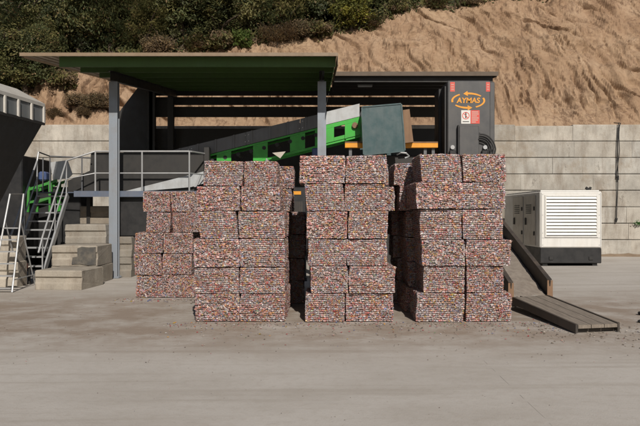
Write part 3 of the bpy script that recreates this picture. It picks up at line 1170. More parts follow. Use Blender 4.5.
def ring(b, spec):
    rx, rz, wd = .455, .205, .052

    def arc(a0, a1, head):
        n = 18
        for i in range(n):
            t0, t1 = R(a0 + (a1 - a0) * i / n), R(a0 + (a1 - a0) * (i + 1) / n)
            k0 = wd * (.75 + .35 * i / n)
            k1 = wd * (.75 + .35 * (i + 1) / n)
            q = []
            for t, k in ((t0, k0), (t1, k1)):
                for s in (1, -1):
                    q.append((lc.x + (rx + s * k / 2) * math.cos(t), yl - .002, lc.z + (rz + s * k / 2) * math.sin(t)))
            b.add(q, [(0, 1, 3, 2)])
        if not head:
            return
        t, t2 = R(a1), R(a1 + head)
        c = Vector((lc.x + rx * math.cos(t), yl - .002, lc.z + rz * math.sin(t)))
        tip = Vector((lc.x + rx * math.cos(t2), yl - .002, lc.z + rz * math.sin(t2)))
        d = (tip - c).normalized()
        s = Vector((d.z, 0, -d.x)) * .075
        b.add([c + s, tip, c - s], [(0, 1, 2)])

    arc(*spec)


for spec in ((38, 92, 16), (122, 192, 0), (-143, -92, 17), (-62, 22, 0)):
    one(lambda b: ring(b, spec), 'emblem', M['orange'], tw)
for a, c in ((450.2, 454.8), (486, 490)):
    st = one(lambda b: b.box((X(a, ty), ty - .003, Z(91.5, ty)), (X(c, ty), ty - .0005, Z(82, ty))), 'sticker', M['red'], tw)
    one(lambda b: [b.box((X(a + .9, ty), ty - .005, Z(v + .5, ty)), (X(c - .9, ty), ty - .0035, Z(v, ty))) for v in (84.2, 86.6, 89)], 'sticker_print', M['cream'], st)
st = one(lambda b: b.box((X(461.2, ty), ty - .003, Z(123.6, ty)), (X(470.4, ty), ty - .0005, Z(110.2, ty))), 'sticker', M['white'], tw, label='white warning sticker with red ring')


def ban(b):
    c = P(465.8, 115.6, ty)
    n = 20
    for i in range(n):
        q = []
        for t in (2 * math.pi * i / n, 2 * math.pi * (i + 1) / n):
            for rr_ in (.085, .105):
                q.append((c.x + rr_ * math.cos(t), ty - .0055, c.z + rr_ * math.sin(t)))
        b.add(q, [(0, 1, 3, 2)])
    b.bar((c.x - .06, ty - .0065, c.z + .06), (c.x + .06, ty - .0065, c.z - .06), .018, .002, up=(0, 1, 0))


one(ban, 'ban_mark', M['red'], st)
one(lambda b: (b.tube([P(465.8, 112.8, ty) + Vector((0, -.0045, 0)), P(465.8, 112.8, ty) + Vector((0, -.0035, 0))], .022, 10),
               b.box((X(465.2, ty), ty - .0045, Z(118, ty)), (X(466.4, ty), ty - .0035, Z(113.6, ty))),
               b.box((X(462.6, ty), ty - .0045, Z(122, ty)), (X(469, ty), ty - .0035, Z(121.2, ty)))), 'figure_print', M['black'], st)
st = one(lambda b: b.box((X(470.6, ty), ty - .003, Z(123.6, ty)), (X(479.6, ty), ty - .0005, Z(110.2, ty))), 'sticker', M['red'], tw, label='red notice sticker with pale lines of print')
one(lambda b: [b.box((X(471.8, ty), ty - .005, Z(v + .75, ty)), (X(471.8 + w_, ty), ty - .0035, Z(v, ty))) for v, w_ in
               ((111.6, 6.4), (113.6, 6.8), (115.6, 5.2), (117.6, 6.8), (119.6, 6), (121.6, 4))], 'sticker_print', M['cream'], st)

# control cabinet between the stacks
cab = thing('control_cabinet', 'dark control cabinet with orange plate glimpsed between two front stacks', 'cabinet', (-.6, 18.2, 0))
one(lambda b: b.box((-1.0, 18.0, .05), (-.36, 18.5, 2.42), .02), 'housing', M['black'], cab)
one(lambda b: b.box((X(293.4, 18), 17.985, Z(194.6, 18)), (X(301, 18), 17.998, Z(191.2, 18))), 'plate', M['orange'], cab)
one(lambda b: b.box((-1.02, 17.97, 0), (-.34, 18.52, .048)), 'plinth', M['black'], cab)
one(lambda b: [b.box((-.68 + .05 * i, 17.99, 1.55), (-.655 + .05 * i, 17.998, 2.05)) for i in range(5)], 'vent', M['channel'], cab)

# ------------------------------------------------------------------ access stair and platform
stair = thing('access_stair', 'galvanised steel stair with handrails climbing to a railed platform', 'stair', (-7.3, 17.5, 0))
DK, YD0, YD1 = 2.33, 19.2, 20.05
sx0, sx1 = -7.72, -6.92
y_a, y_b = 17.35, 19.2
nst = 10
tube_r = .024
for x in (sx0, sx1):
    one(lambda b: b.bar((x, y_a, .03), (x, y_b, DK - .08), .05, .16), 'stringer', M['galv'], stair)
for k in range(nst):
    z = DK * (k + .9) / (nst + .35)
    y = y_a + (y_b - y_a) * (z / DK) - .03
    one(lambda b: (b.box((sx0 + .03, y - .12, z - .035), (sx1 - .03, y + .12, z)),), 'tread', M['galv'], stair)
one(lambda b: (b.box((sx0 - .05, YD0, DK - .02), (X(207, YD0), YD1, DK))), 'deck', M['deck'], stair)
one(lambda b: (b.box((X(74, YD0), YD0 - .02, DK - .13), (X(207, YD0), YD0 - .002, DK + .03)),), 'edge_beam', M['deck'], stair)
one(lambda b: b.box((X(113, 19.4), 19.36, 1.13), (X(150, 19.4), 19.38, DK - .14)), 'under_deck_shade', M['black'], stair)  # black plate added for the shade below the deck
for x in (-7.6, -6.6):
    one(lambda b: b.box((x - .05, YD1 - .12, 0), (x + .05, YD1 - .02, DK - .022)), 'leg', M['dark_steel'], stair)
for x in (sx0, sx1):
    up = 1.0
    a, c = Vector((x, y_a + .1, .15)), Vector((x, y_b - .1, DK - .15))
    one(lambda b: b.tube([a + Vector((0, -.25, .62)), a + Vector((0, 0, up)), c + Vector((0, 0, up)), (x, y_b, DK + 1.1)] if x == sx0 else
                         [a + Vector((0, -.25, .62)), a + Vector((0, 0, up)), c + Vector((0, 0, up)), (X(94.5, YD0), YD0 + .04, DK + 1.12)], tube_r, 8), 'handrail', M['galv'], stair)
    one(lambda b: b.tube([a + Vector((0, 0, up * .5)), c + Vector((0, 0, up * .5))] + ([(X(94.5, YD0), YD0 + .04, DK + .52)] if x == sx1 else []), .018, 8), 'mid_rail', M['galv'], stair)
    for t in (0, .5, 1):
        p = a.lerp(c, t)
        one(lambda b: b.tube([p, p + Vector((0, 0, up))], .02, 8), 'rail_post', M['galv'], stair)
yr = YD0 + .04
rx_end = X(189.3, yr)
one(lambda b: b.tube([(X(94.5, yr), yr, DK + 1.12), (rx_end, yr, DK + 1.12), (rx_end + .05, yr + .05, DK + 1.12), (X(197, yr) + .1, YD1 - .05, DK + 1.12)], tube_r, 8), 'handrail', M['galv'], stair)
one(lambda b: b.tube([(X(94.5, yr), yr, DK + .52), (rx_end, yr, DK + .52), (X(197, yr) + .1, YD1 - .05, DK + .52)], .018, 8), 'mid_rail', M['galv'], stair)
for px in (95.3, 142, 189.3):
    one(lambda b: b.tube([(X(px, yr), yr, DK), (X(px, yr), yr, DK + 1.12)], .024, 8), 'rail_post', M['galv'], stair)
yq = YD1 - .05
one(lambda b: b.tube([(sx0, y_b, DK + 1.1), (sx0, yq, DK + 1.05), (X(91, yq), yq, DK + 1.0)], .02, 8), 'handrail', M['grey_plate'], stair)
for px in (43, 50, 82):
    one(lambda b: b.tube([(X(px, yq), yq, DK), (X(px, yq), yq, DK + 1.0)], .02, 8), 'rail_post', M['grey_plate'], stair)

# steel step ladder in front, at the left edge
lad = thing('step_ladder', 'grey steel step ladder standing on the yard beside the access stair', 'ladder', (-6.9, 15.4, 0))
yl0, yl1 = 15.35, 16.35
xl0, xl1 = X(-9, yl0), X(12, yl0)
tl0, tl1 = Vector((X(10, yl1), yl1, Z(194, yl1))), Vector((X(23.5, yl1), yl1, Z(194, yl1)))
bl0, bl1 = Vector((xl0, yl0, 0)), Vector((xl1, yl0, 0))
one(lambda b: b.tube([bl0, tl0, tl1, bl1], .022, 8), 'side_rail', M['galv'], lad)
for t in (.04, .16, .28, .40, .52, .64):
    p, q = bl0.lerp(tl0, t), bl1.lerp(tl1, t)
    one(lambda b: b.bar(p + Vector((.02, 0, 0)), q - Vector((.02, 0, 0)), .12, .028), 'rung', M['galv'], lad)
for tl, px in ((tl1, 35), (tl0, 21)):
    one(lambda b: b.tube([tl.lerp(bl1 if px == 35 else bl0, .28), (X(px, 17.1), 17.1, 0)], .018, 8), 'back_leg', M['galv'], lad)
one(lambda b: b.tube([(X(35, 17.1), 17.1, .25), bl1.lerp(tl1, .12)], .014, 8), 'brace', M['galv'], lad)

# ------------------------------------------------------------------ concrete blocks
crn = random.Random(21)
BLK_G = 'loose concrete blocks by the stair'


def block(x0, x1, y0, y1, z0, z1, label, tone=.40, rot=0.0):
    b = MB()
    w, l, h = x1 - x0, y1 - y0, z1 - z0
    col = conc(crn, tone, .05)
    bm = bmesh.new()
    g = .045
    prof = [(0, 0), (0, .30 * h), (g, .38 * h), (g, .60 * h), (0, .68 * h), (0, h - .025), (.025, h)]
    # cross-section with a key groove along the front
    sec = [(y, z) for y, z in prof] + [(l - .02, h), (l, h - .02), (l, 0)]
    for a in (0, 1):
        pass
    n = len(sec)
    xs = [0, .025] + [w * q / 8 for q in range(1, 8)] + [w - .025, w]
    ver = []
    for i, x in enumerate(xs):
        sh = .02 if i in (0, len(xs) - 1) else 0
        for y, z in sec:
            yy = min(max(y, sh), l - sh)
            zz = min(max(z, 0), h - sh)
            jj = .016 * n3(x * 4 + x0 * 3, y * 5, z * 5 + z0) + .008 * n3(x * 13 + x0, y * 11, z * 11 + z0)
            ver.append(bm.verts.new((x - w / 2 + jj, yy + jj - l / 2, zz)))
    for i in range(len(xs) - 1):
        for k in range(n):
            k2 = (k + 1) % n
            bm.faces.new((ver[i * n + k], ver[i * n + k2], ver[(i + 1) * n + k2], ver[(i + 1) * n + k]))
    bm.faces.new([ver[k] for k in range(n)][::-1])
    bm.faces.new([ver[(len(xs) - 1) * n + k] for k in range(n)])
    bmesh.ops.recalc_face_normals(bm, faces=bm.faces)
    b._take(bm, None, col)
    o = b.build('concrete_block', M['concrete'])
    o.location = ((x0 + x1) / 2, (y0 + y1) / 2, z0)
    o.rotation_euler = (0, 0, rot)
    tag(o, label, 'block', BLK_G)
    return o


HB = .5
steps = [(15.9, -6.45, -5.36), (17.25, -6.62, -5.5), (18.6, -6.78, -5.68), (19.95, -6.85, -5.75)]
names = ['lowest', 'second', 'third', 'top']
for j, (y, a, c) in enumerate(steps):
    for k in range(j + 1):
        if j == k:
            lab = 'pale concrete block forming the %s step of the block stack' % names[j]
        elif j == 3 and k == 0:
            continue
        else:
            lab = 'concrete block %s, supporting the %s step of the block stack' % (['on the ground', 'in second course', 'in third course'][k], names[j])
        hh = .44 if k == 0 else HB
        z0 = 0 if k == 0 else .446 + (k - 1) * (HB + .004)
        block(a, c, y, y + 1.3, z0, z0 + hh, lab, .35, crn.uniform(-.03, .02) - (.05 if j == 0 else 0))
for k, nm in enumerate(('lower', 'upper')):
    block(-5.72 + .01 * k, -5.16 + .012 * k, 19.12, 20.9, k * .554, k * .554 + .55, '%s concrete block of the shaded column behind the grey post' % nm, .26)  # lower tone puts the column's shade into its colour
block(-8.1, X(17, 16.5), 16.5, 17.1, 0, .6, 'lower concrete block behind the step ladder', .42)
block(-8.1, X(16.6, 16.52), 16.52, 17.1, .604, 1.2, 'upper concrete block behind the step ladder', .42)

def patch_shape(b):  # irregular dark patch on the front of the second step
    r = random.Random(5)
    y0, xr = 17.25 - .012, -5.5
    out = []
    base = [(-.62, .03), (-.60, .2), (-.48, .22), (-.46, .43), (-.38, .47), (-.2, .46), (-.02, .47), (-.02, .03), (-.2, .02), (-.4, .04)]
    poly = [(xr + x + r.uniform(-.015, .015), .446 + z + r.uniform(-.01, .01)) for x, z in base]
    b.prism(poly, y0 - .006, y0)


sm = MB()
patch_shape(sm)
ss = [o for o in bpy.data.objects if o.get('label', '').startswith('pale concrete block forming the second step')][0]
so_ = sm.build('dark_patch', M['blotchy'], None)
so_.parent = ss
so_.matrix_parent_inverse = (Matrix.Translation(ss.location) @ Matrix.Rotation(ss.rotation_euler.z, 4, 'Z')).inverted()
so_['label'] = 'dark blotchy patch on the block face'

# striped barrier board on the ground behind the ladder
brd = thing('barrier_board', 'low red and white striped board lying behind the step ladder', 'board', (X(25, 17.2), 17.2, .2))
for k in range(5):
    a, c = 19 + k * 2.4, 19 + (k + 1) * 2.4
    pz = [(X(a, 17.25), Z(272 - k * 1.1, 17.25)), (X(c, 17.25), Z(271 - k * 1.1, 17.25)), (X(c, 17.25), Z(266.5 - k * 1.1, 17.25)), (X(a, 17.25), Z(267.5 - k * 1.1, 17.25))]
    one(lambda b: b.prism(pz, 17.2, 17.23), 'stripe', M['red'] if k % 2 else M['cream'], brd)
one(lambda b: (b.box((X(20, 17.25), 17.235, 0), (X(22, 17.25), 17.29, .4)), b.box((X(28, 17.25), 17.235, 0), (X(30, 17.25), 17.29, .45))), 'support', M['dark_steel'], brd)

# ------------------------------------------------------------------ hopper vessel at the left edge
hop = thing('bunker', 'huge dark tapering steel bunker with pale ribbed rim at left edge', 'bunker', (-8, 14.8, 0))
hx = -6.66
hy0, hy1 = 11.2, 16.85
zt, zb_ = 4.35, 3.93
xs_ = lambda y: hx - (16.85 - y) * .125       # the side runs slightly askew
hw = 3.4


def hop_body(b):
    rings = []
    for dz, ins in ((zb_, 0.0), (3.05, .42), (1.2, 1.2)):
        rings.append([(xs_(hy0) - ins, hy0 + ins * .5, dz), (xs_(hy1) - ins, hy1 - ins * .45, dz), (xs_(hy1) - hw + ins, hy1 - ins * .45, dz), (xs_(hy0) - hw + ins, hy0 + ins * .5, dz)])
    vs = [p for rg in rings for p in rg]
    fs = []
    for k in range(2):
        for i in range(4):
            j = (i + 1) % 4
            fs.append((k * 4 + i, k * 4 + j, (k + 1) * 4 + j, (k + 1) * 4 + i))
    fs += [(8, 9, 10, 11), (3, 2, 1, 0)]
    b.add(vs, fs)


one(hop_body, 'body', M['dark_steel'], hop)


def hop_band(b):
    vs = []
    for z in (zb_ + .004, zt):
        vs += [(xs_(hy0), hy0, z), (xs_(hy1), hy1, z), (xs_(hy1) - hw, hy1, z), (xs_(hy0) - hw, hy0, z)]
    b.add(vs, [(0, 1, 5, 4), (1, 2, 6, 5), (2, 3, 7, 6), (3, 0, 4, 7)])


one(hop_band, 'side_panel', M['hop_panel'], hop)


def hop_cap(b):
    o_ = [(xs_(hy0) + .03, hy0), (xs_(hy1) + .03, hy1 + .03), (xs_(hy1) - hw, hy1 + .03), (xs_(hy0) - hw, hy0)]
    i_ = [(xs_(hy0) - .42, hy0 + .3), (xs_(hy1) - .42, hy1 - .5), (xs_(hy1) - hw + .42, hy1 - .5), (xs_(hy0) - hw + .42, hy0 + .3)]
    vs = [(x, y, zt - .05) for x, y in o_] + [(x, y, zt + .03) for x, y in o_] + [(x, y, zt + .30) for x, y in i_]
    fs = []
    for i in range(4):
        j = (i + 1) % 4
        fs += [(i, j, 4 + j, 4 + i), (4 + i, 4 + j, 8 + j, 8 + i)]
    fs.append((8, 9, 10, 11))
    b.add(vs, fs)


one(hop_cap, 'rim', M['hop_rim'], hop)
for y in (16.83, 16.28, 15.73, 15.2, 14.68, 14.16, 13.6, 13.0, 12.4, 11.8):
    one(lambda b: b.box((xs_(y) + .002, y - .035, zb_ - .02), (xs_(y) + .05, y + .035, zt - .052)), 'rib', M['hop_rim'], hop)
one(lambda b: b.bar((xs_(hy0) + .02, hy0, zb_ - .04), (xs_(hy1) + .02, hy1, zb_ - .04), .05, .06), 'lower_rail', M['dark_steel'], hop)
for y in (12.2, 16.0):
    for x in (xs_(y) - 1.1, xs_(y) - hw + 1.1):
        one(lambda b: b.box((x - .1, y - .1, 0), (x + .1, y + .1, 1.6)), 'leg', M['dark_steel'], hop)

# small green feeder behind the stair
gf = thing('feeder', 'small green framed feeder with pale chute seen through the stair rails', 'feeder', (X(42, 21.3), 21.3, 0))
gy = 21.3
gp_ = lambda a, c, y=gy: Vector((X(a, y), y, Z(c, y)))


def gframe(b):
    for dy in (0, .7):
        o_ = Vector((0, dy, 0))
        b.bar(gp_(29, 189.5) + o_, gp_(57, 180.5) + o_, .06, .08)
        b.bar(gp_(28, 212) + o_, gp_(29, 186.5) + o_, .07, .07, up=(0, 1, 0))
        b.bar(gp_(51, 212) + o_, gp_(50.5, 181) + o_, .10, .10, up=(0, 1, 0))
        b.bar(gp_(29, 202.5) + o_, gp_(57, 196.5) + o_, .055, .07)
    b.bar(gp_(29, 189.5), gp_(29, 189.5) + Vector((0, .7, 0)), .08, .08)
    b.bar(gp_(50, 183), gp_(50, 183) + Vector((0, .7, 0)), .08, .08)


one(gframe, 'frame', M['green_dusty'], gf)
one(lambda b: b.prism([(X(a, gy), Z(c, gy)) for a, c in ((48.5, 162), (66, 159.8), (71, 174), (67, 178), (51.5, 180))], gy + .12, gy + .15), 'chute', M['light_plate'], gf)
one(lambda b: b.box((X(35.2, gy), gy + .2, Z(180.5, gy)), (X(43.2, gy), gy + .55, Z(171, gy)), .05), 'motor', M['blue'], gf)
one(lambda b: b.box((X(28, gy), gy + .75, 0), (X(72, gy), gy + 2, Z(186, gy)), .03), 'housing', M['black'], gf)
one(lambda b: b.box((X(-60, gy), gy - .3, 0), (X(26.5, gy), gy + 2, Z(156, gy)), .03), 'tank', M['black'], gf)
for a in (28, 51):
    one(lambda b: b.box((X(a, gy) - .05, gy - .05, 0), (X(a, gy) + .05, gy + .05, Z(212.2, gy))), 'leg', M['dark_steel'], gf)

# ------------------------------------------------------------------ generator
gen = thing('generator', 'white boxy diesel generator with louvred end and black base near wall', 'generator', (X(571, 23.3), 25, 0))
g0, g1 = X(540, 23.3), X(602, 23.3)
ya, yb = 23.3, 27.8
zb2, zt2 = Z(248, 23.3), Z(191.4, 23.3)
one(lambda b: b.box((g0, ya, zb2 + .004), (g1, yb, zt2), .035), 'canopy', M['white'], gen)
one(lambda b: b.box((g0 + .01, ya + .01, .09), (g1 - .01, yb - .01, zb2), .02), 'base', M['black'], gen)
one(lambda b: [b.box((x, ya + .1, 0), (x + .16, yb - .1, .088)) for x in (g0 + .12, g1 - .28)], 'skid', M['black'], gen)
one(lambda b: b.box((g0 + .05, ya + .1, zt2 + .002), (g1 - .05, yb - .1, zt2 + .05), .012), 'top_panel', M['white'], gen)
la, lb, lz0, lz1 = X(546.3, ya), X(596.4, ya), Z(236, ya), Z(196.5, ya)
lou = one(lambda b: b.box((la, ya - .004, lz0), (lb, ya - .001, lz1)), 'louvre', M['black'], gen)


def slats(b):
    n = 12
    p = (lz1 - lz0) / n
    for i in range(n):
        z = lz0 + p * i
        vs = []
        for x in (la, lb):
            vs += [(x, ya - .005, z + p * .98), (x, ya - .028, z + p * .30), (x, ya - .024, z + p * .26), (x, ya - .0045, z + p * .80)]
        b.add(vs, [(0, 1, 5, 4), (1, 2, 6, 5), (2, 3, 7, 6), (3, 2, 1, 0), (4, 5, 6, 7)])


one(slats, 'slat', M['white'], lou)
one(lambda b: (b.box((la - .05, ya - .03, lz0 - .05), (la, ya - .001, lz1 + .05), .006), b.box((lb, ya - .03, lz0 - .05), (lb + .05, ya - .001, lz1 + .05), .006),
               b.box((la, ya - .029, lz1), (lb, ya - .001, lz1 + .05), .006), b.box((la, ya - .029, lz0 - .05), (lb, ya - .001, lz0), .006)), 'frame', M['white'], lou)
one(lambda b: [b.tube([(x, ya - .012, z), (x, ya - .001, z)], .012, 8) for x in (g0 + .09, g1 - .09) for z in (zb2 + .1, zb2 + .5, zb2 + 1.1, zt2 - .1)], 'bolt', M['galv'], gen)
for (y0, y1) in ((23.75, 25.05), (25.2, 26.5)):
    dr = one(lambda b: b.box((g0 - .022, y0, zb2 + .06), (g0 - .002, y1, zt2 - .12), .008), 'door', M['cream'], gen)
    one(lambda b: [b.box((g0 - .05, y0 + .06, z), (g0 - .024, y0 + .16, z + .14), .008) for z in (zb2 + .4, zb2 + 1.25)], 'hinge', M['black'], dr)
    one(lambda b: b.box((g0 - .055, y1 - .28, zb2 + .75), (g0 - .024, y1 - .12, zb2 + 1.0), .01), 'handle', M['black'], dr)
    one(lambda b: [b.box((g0 - .034, y0 + .45, zb2 + 1.15 + .07 * i), (g0 - .024, y0 + 1.05, zb2 + 1.18 + .07 * i)) for i in range(5)], 'vent', M['black'], dr)
one(lambda b: [b.box((x, ya - .004, zb2 + .05), (x + .008, ya - .0005, zt2 - .05)) for x in (g0 + .045, g1 - .053)], 'panel_seam', M['grey_plate'], gen)
one(lambda b: b.box((g0 + .06, ya - .004, zb2 + .33), (g1 - .06, ya - .0005, zb2 + .338)), 'panel_seam', M['grey_plate'], gen)
one(lambda b: [b.box((x, ya - .02, .2), (x + .14, ya + .012, .32), .01) for x in (g0 + .3, g1 - .44)], 'lifting_pocket', M['rubber'], gen)
ec = P(589, 188.4, 24.0)
one(lambda b: (b.tube([(ec.x, 24, zt2 + .05), (ec.x, 24, zt2 + .11)], .07, 12), b.tube([(ec.x - .03, 24, zt2 + .1), (ec.x - .11, 24, zt2 + .15)], .05, 10),
               b.tube([(ec.x + .03, 24, zt2 + .11), (ec.x + .06, 24, zt2 + .17)], .04, 10)), 'exhaust', M['rubber'], gen)

# ------------------------------------------------------------------ plank ramp
rmp = thing('ramp', 'long plank ramp with steel side channels rising behind the right stack', 'ramp', (3.9, 12.5, 0))
A0, A1 = Vector((3.66, 10.02, .12)), Vector((4.36, 10.18, .12))      # low end
B0, B1 = Vector((3.44, 12.55, .22)), Vector((4.20, 12.95, .22))      # knee
C0, C1 = Vector((3.44, 15.9, 1.28)), Vector((4.20, 16.2, 1.30))      # top


def plank(b, p0, p1, q0, q1, t):
    dn = Vector((0, 0, -t))
    b.add([p0, p1, q1, q0, p0 + dn, p1 + dn, q1 + dn, q0 + dn],
          [(0, 1, 2, 3), (7, 6, 5, 4), (0, 4, 5, 1), (1, 5, 6, 2), (2, 6, 7, 3), (3, 7, 4, 0)])


for i, (s, e) in enumerate(((.06, .345), (.36, .64), (.655, .94))):
    one(lambda b: plank(b, A0.lerp(A1, s), A0.lerp(A1, e), B0.lerp(B1, s), B0.lerp(B1, e), .05), 'plank', M['wood'], rmp)
for s, e in ((0, .05), (.95, 1)):
    up = Vector((0, 0, .012))
    one(lambda b: plank(b, A0.lerp(A1, s) + up, A0.lerp(A1, e) + up, B0.lerp(B1, s) + up, B0.lerp(B1, e) + up, .125), 'side_channel', M['channel'], rmp)
one(lambda b: b.bar(A0 + Vector((.03, .12, -.084)), A1 + Vector((-.03, .12, -.084)), .06, .06), 'cross_beam', M['channel'], rmp)


def bed(b):
    n, m_ = 40, 10
    vs, fs = [], []
    for i in range(n + 1):
        for j in range(m_ + 1):
            p = B0.lerp(C0, i / n).lerp(B1.lerp(C1, i / n), .05 + .9 * j / m_)
            vs.append(p + Vector((0, 0, .03 * fbm(p.x * 6, p.y * 6, 1, 3) + .005)))
    for i in range(n):
        for j in range(m_):
            a = i * (m_ + 1) + j
            fs.append((a, a + 1, a + m_ + 2, a + m_ + 1))
    b.add(vs, fs)


one(bed, 'bed', paint('grit_bed', (.25, .215, .18), .95, 0, (.14, .11, .09), .8, 9, 1.0), rmp, True)
for p0, p1, lo in ((B1, C1, -.06), (B0, C0, -.06)):
    off = Vector((0, 0, .12 if p0 is B1 else .10))
    q0 = p0 + (Vector((.02, -.08, 0)) if p0 is B1 else Vector((-.02, .0, 0)))
    one(lambda b: (b.bar(q0 + off, p1 + off, .018, .33), b.bar(q0 + off + Vector((0, 0, .17)), p1 + off + Vector((0, 0, .17)), .085, .016),
                   b.bar(q0 + off - Vector((0, 0, .17)), p1 + off - Vector((0, 0, .17)), .085, .016)), 'side_rail', M['channel'], rmp)
one(lambda b: b.bar(B1 + Vector((.025, -.09, -.04)), B1 + Vector((.025, -.09, .28)), .1, .014, up=(0, 1, 0)), 'end_plate', M['rust'], rmp)
one(lambda b: b.bar(B0 + Vector((-.02, -.012, -.06)), B0 + Vector((-.02, -.012, .26)), .1, .014, up=(0, 1, 0)), 'end_plate', M['rust'], rmp)
for y, z in ((14.2, .6), (15.9, 1.2)):
    one(lambda b: (b.box((3.5, y, 0), (3.58, y + .08, z)), b.box((4.08, y, 0), (4.16, y + .08, z))), 'trestle', M['channel'], rmp)

# ------------------------------------------------------------------ cable on the wall
cb = MB()
cr = random.Random(3)


def dangle(p0, p1, wig):
    pts = []
    for i in range(18):
        t = i / 17
        a = P(p0[0] + (p1[0] - p0[0]) * t + wig * math.sin(t * 7 + p0[0]), p0[1] + (p1[1] - p0[1]) * t, 28.93)
        a.y = 28.93 + .02 * math.sin(t * 9)
        pts.append(a)
    return pts


cab_o = thing('hanging_cable', 'black doubled cable hanging down the pale wall above the generator', 'cable', P(618, 124, 28.9))
one(lambda b: b.tube([(X(616, 29.4), 29.6, 5.60), (X(617.5, 29), 29.2, 5.54), (X(618.2, 29), 28.96, 5.5)] + dangle((618.6, 126), (616.6, 219), .35), .02, 7), 'strand', M['rubber'], cab_o, True)
one(lambda b: b.tube([(X(621, 29.4), 29.6, 5.60), (X(620.5, 29), 29.2, 5.54), (X(620, 29), 28.95, 5.5)] + dangle((620.0, 126), (617, 178), .5), .018, 7), 'strand', M['rubber'], cab_o, True)
kp = P(616.6, 219, 28.93)
one(lambda b: b.tube([kp + Vector((0, 0, .05)), kp, kp - Vector((.02, 0, .14))], [.035, .045, .025], 8), 'plug', M['black'], cab_o)
kp2 = P(618, 178, 28.92)
one(lambda b: b.tube([kp2 + Vector((0, 0, .1)), kp2 - Vector((0, 0, .08))], .04, 8), 'knot', M['black'], cab_o)


# ------------------------------------------------------------------ vegetation
def crown_mesh(seed, w, h, n_clump, per, leaf, cols, dry=.0, low=.0):
    """leaf-sized faces in clumps spread through an uneven crown"""
    r = random.Random(seed)
    b = MB()
    V = Vector
    for _ in range(n_clump):
        while True:
            p = V((r.uniform(-1, 1), r.uniform(-1, 1), r.uniform(-1, 1)))
            if .25 < p.length < 1:
                break
        k = .72 + .5 * n3(p.x * 1.6 + seed, p.y * 1.6, p.z * 1.6)
        c = V((p.x * w / 2 * k, p.y * w / 2 * k, h * (.46 + low) + p.z * h * .5 * k))
        rad = r.uniform(.22, .5) * min(1, w / 3 + .25)
        tone = r.choice(cols)
        g = r.uniform(.7, 1.3)
        for _ in range(per):
            q = V((r.gauss(0, 1), r.gauss(0, 1), r.gauss(0, .8)))
            q = q.normalized() * rad * r.random() ** .45
            a = V((r.gauss(0, 1), r.gauss(0, 1), r.gauss(0, 1))).normalized()
            s = a.orthogonal().normalized()
            L = leaf * r.uniform(.6, 1.4)
            o_ = c + q
            if o_.z < 0:
                continue
            k2 = g * r.uniform(.7, 1.35)
            col = tuple(min(.5, t * k2) for t in (tone if r.random() > dry else (.16, .11, .055)))
            b.add([o_ - a * L, o_ + s * L * .42, o_ + a * L, o_ - s * L * .42], [(0, 1, 2, 3)], col)
    return b.mesh('crown', M['leaf'])


def trunk_mesh(seed, w, h):
    r = random.Random(seed + 900)
    b = MB()
    V = Vector
    pts = [V((0, 0, -.3))]
    for i in range(1, 6):
        pts.append(V((r.uniform(-.08, .08) * i, r.uniform(-.08, .08) * i, h * .72 * i / 5)))
    r0 = .035 * h
    b.tube(pts, [r0 * (1 - .14 * i) for i in range(6)], 8)
    for _ in range(9):
        s = pts[r.randint(1, 4)]
        a = r.uniform(0, 6.28)
        L = r.uniform(.25, .45) * w
        e = s + V((math.cos(a) * L, math.sin(a) * L, r.uniform(.3, .9) * L))
        m_ = s.lerp(e, .5) + V((0, 0, .08 * L))
        b.tube([s, m_, e], [r0 * .45, r0 * .3, r0 * .12], 6)
    return b.mesh('trunk', M['bark'])


DARK = [(0.061, 0.0732, 0.0293), (0.0756, 0.0854, 0.0329), (0.0488, 0.0586, 0.0268), (0.0915, 0.0927, 0.0366)]
OLIVE = [(0.1281, 0.1196, 0.0439), (0.1464, 0.1342, 0.0512), (0.0976, 0.0976, 0.0366), (0.0793, 0.0854, 0.0329)]
YEL = [(0.21, 0.1943, 0.0368), (0.168, 0.1575, 0.0357), (0.1155, 0.1208, 0.0336)]
BRUSH = [(0.147, 0.105, 0.0651), (0.1155, 0.084, 0.0525), (0.105, 0.0861, 0.0473)]
GREEN = [(0.0788, 0.1208, 0.0294), (0.0945, 0.1313, 0.0336)]
KINDS = {}


def kind(name, seeds, w, h, nc, per, leaf, cols, dry=.05, low=0):
    KINDS[name] = [(crown_mesh(s, w, h, nc, per, leaf, cols, dry, low), trunk_mesh(s, w, h)) for s in seeds]


kind('dark', (1, 2, 3), 3.4, 4.4, 150, 95, .070, DARK + OLIVE[:1])
kind('olive', (5, 6, 7), 3.0, 3.8, 140, 95, .065, OLIVE + DARK[:1])
kind('yellow', (8,), 2.2, 2.4, 70, 65, .08, YEL)
kind('brush', (9, 10), 1.7, .8, 46, 90, .045, BRUSH, .4, -.1)
kind('bush', (13, 14), 1.5, 1.2, 40, 60, .075, OLIVE + BRUSH[:1], .2, -.08)
kind('green', (15,), 1.3, 1.0, 34, 60, .075, GREEN, .02, -.08)
vr = random.Random(9)


def plant(name, k, px, py, d, sc, label, group, cat):
    x = X(px, d)
    z = Z(py, d)
    vs = KINDS[k]
    cm, tm = vs[vr.randrange(len(vs))]
    o = bpy.data.objects.new(name, None)
    o.empty_display_size = .2
    COL.objects.link(o)
    o.location = (x, d, z)
    o.rotation_euler = (0, 0, vr.uniform(0, 6.28))
    o.scale = (sc, sc, sc * vr.uniform(.9, 1.1))
    tag(o, label, cat, group)
    for nm, me in (('crown', cm), ('trunk', tm)):
        c = bpy.data.objects.new(nm, me)
        COL.objects.link(c)
        c.parent = o
    return o


def surf_d(px, t):
    """distance at which column px meets the bank at height fraction t"""
    d = 33.0
    for _ in range(8):
        d = hill_pt(X(px, d), t).y
    return d


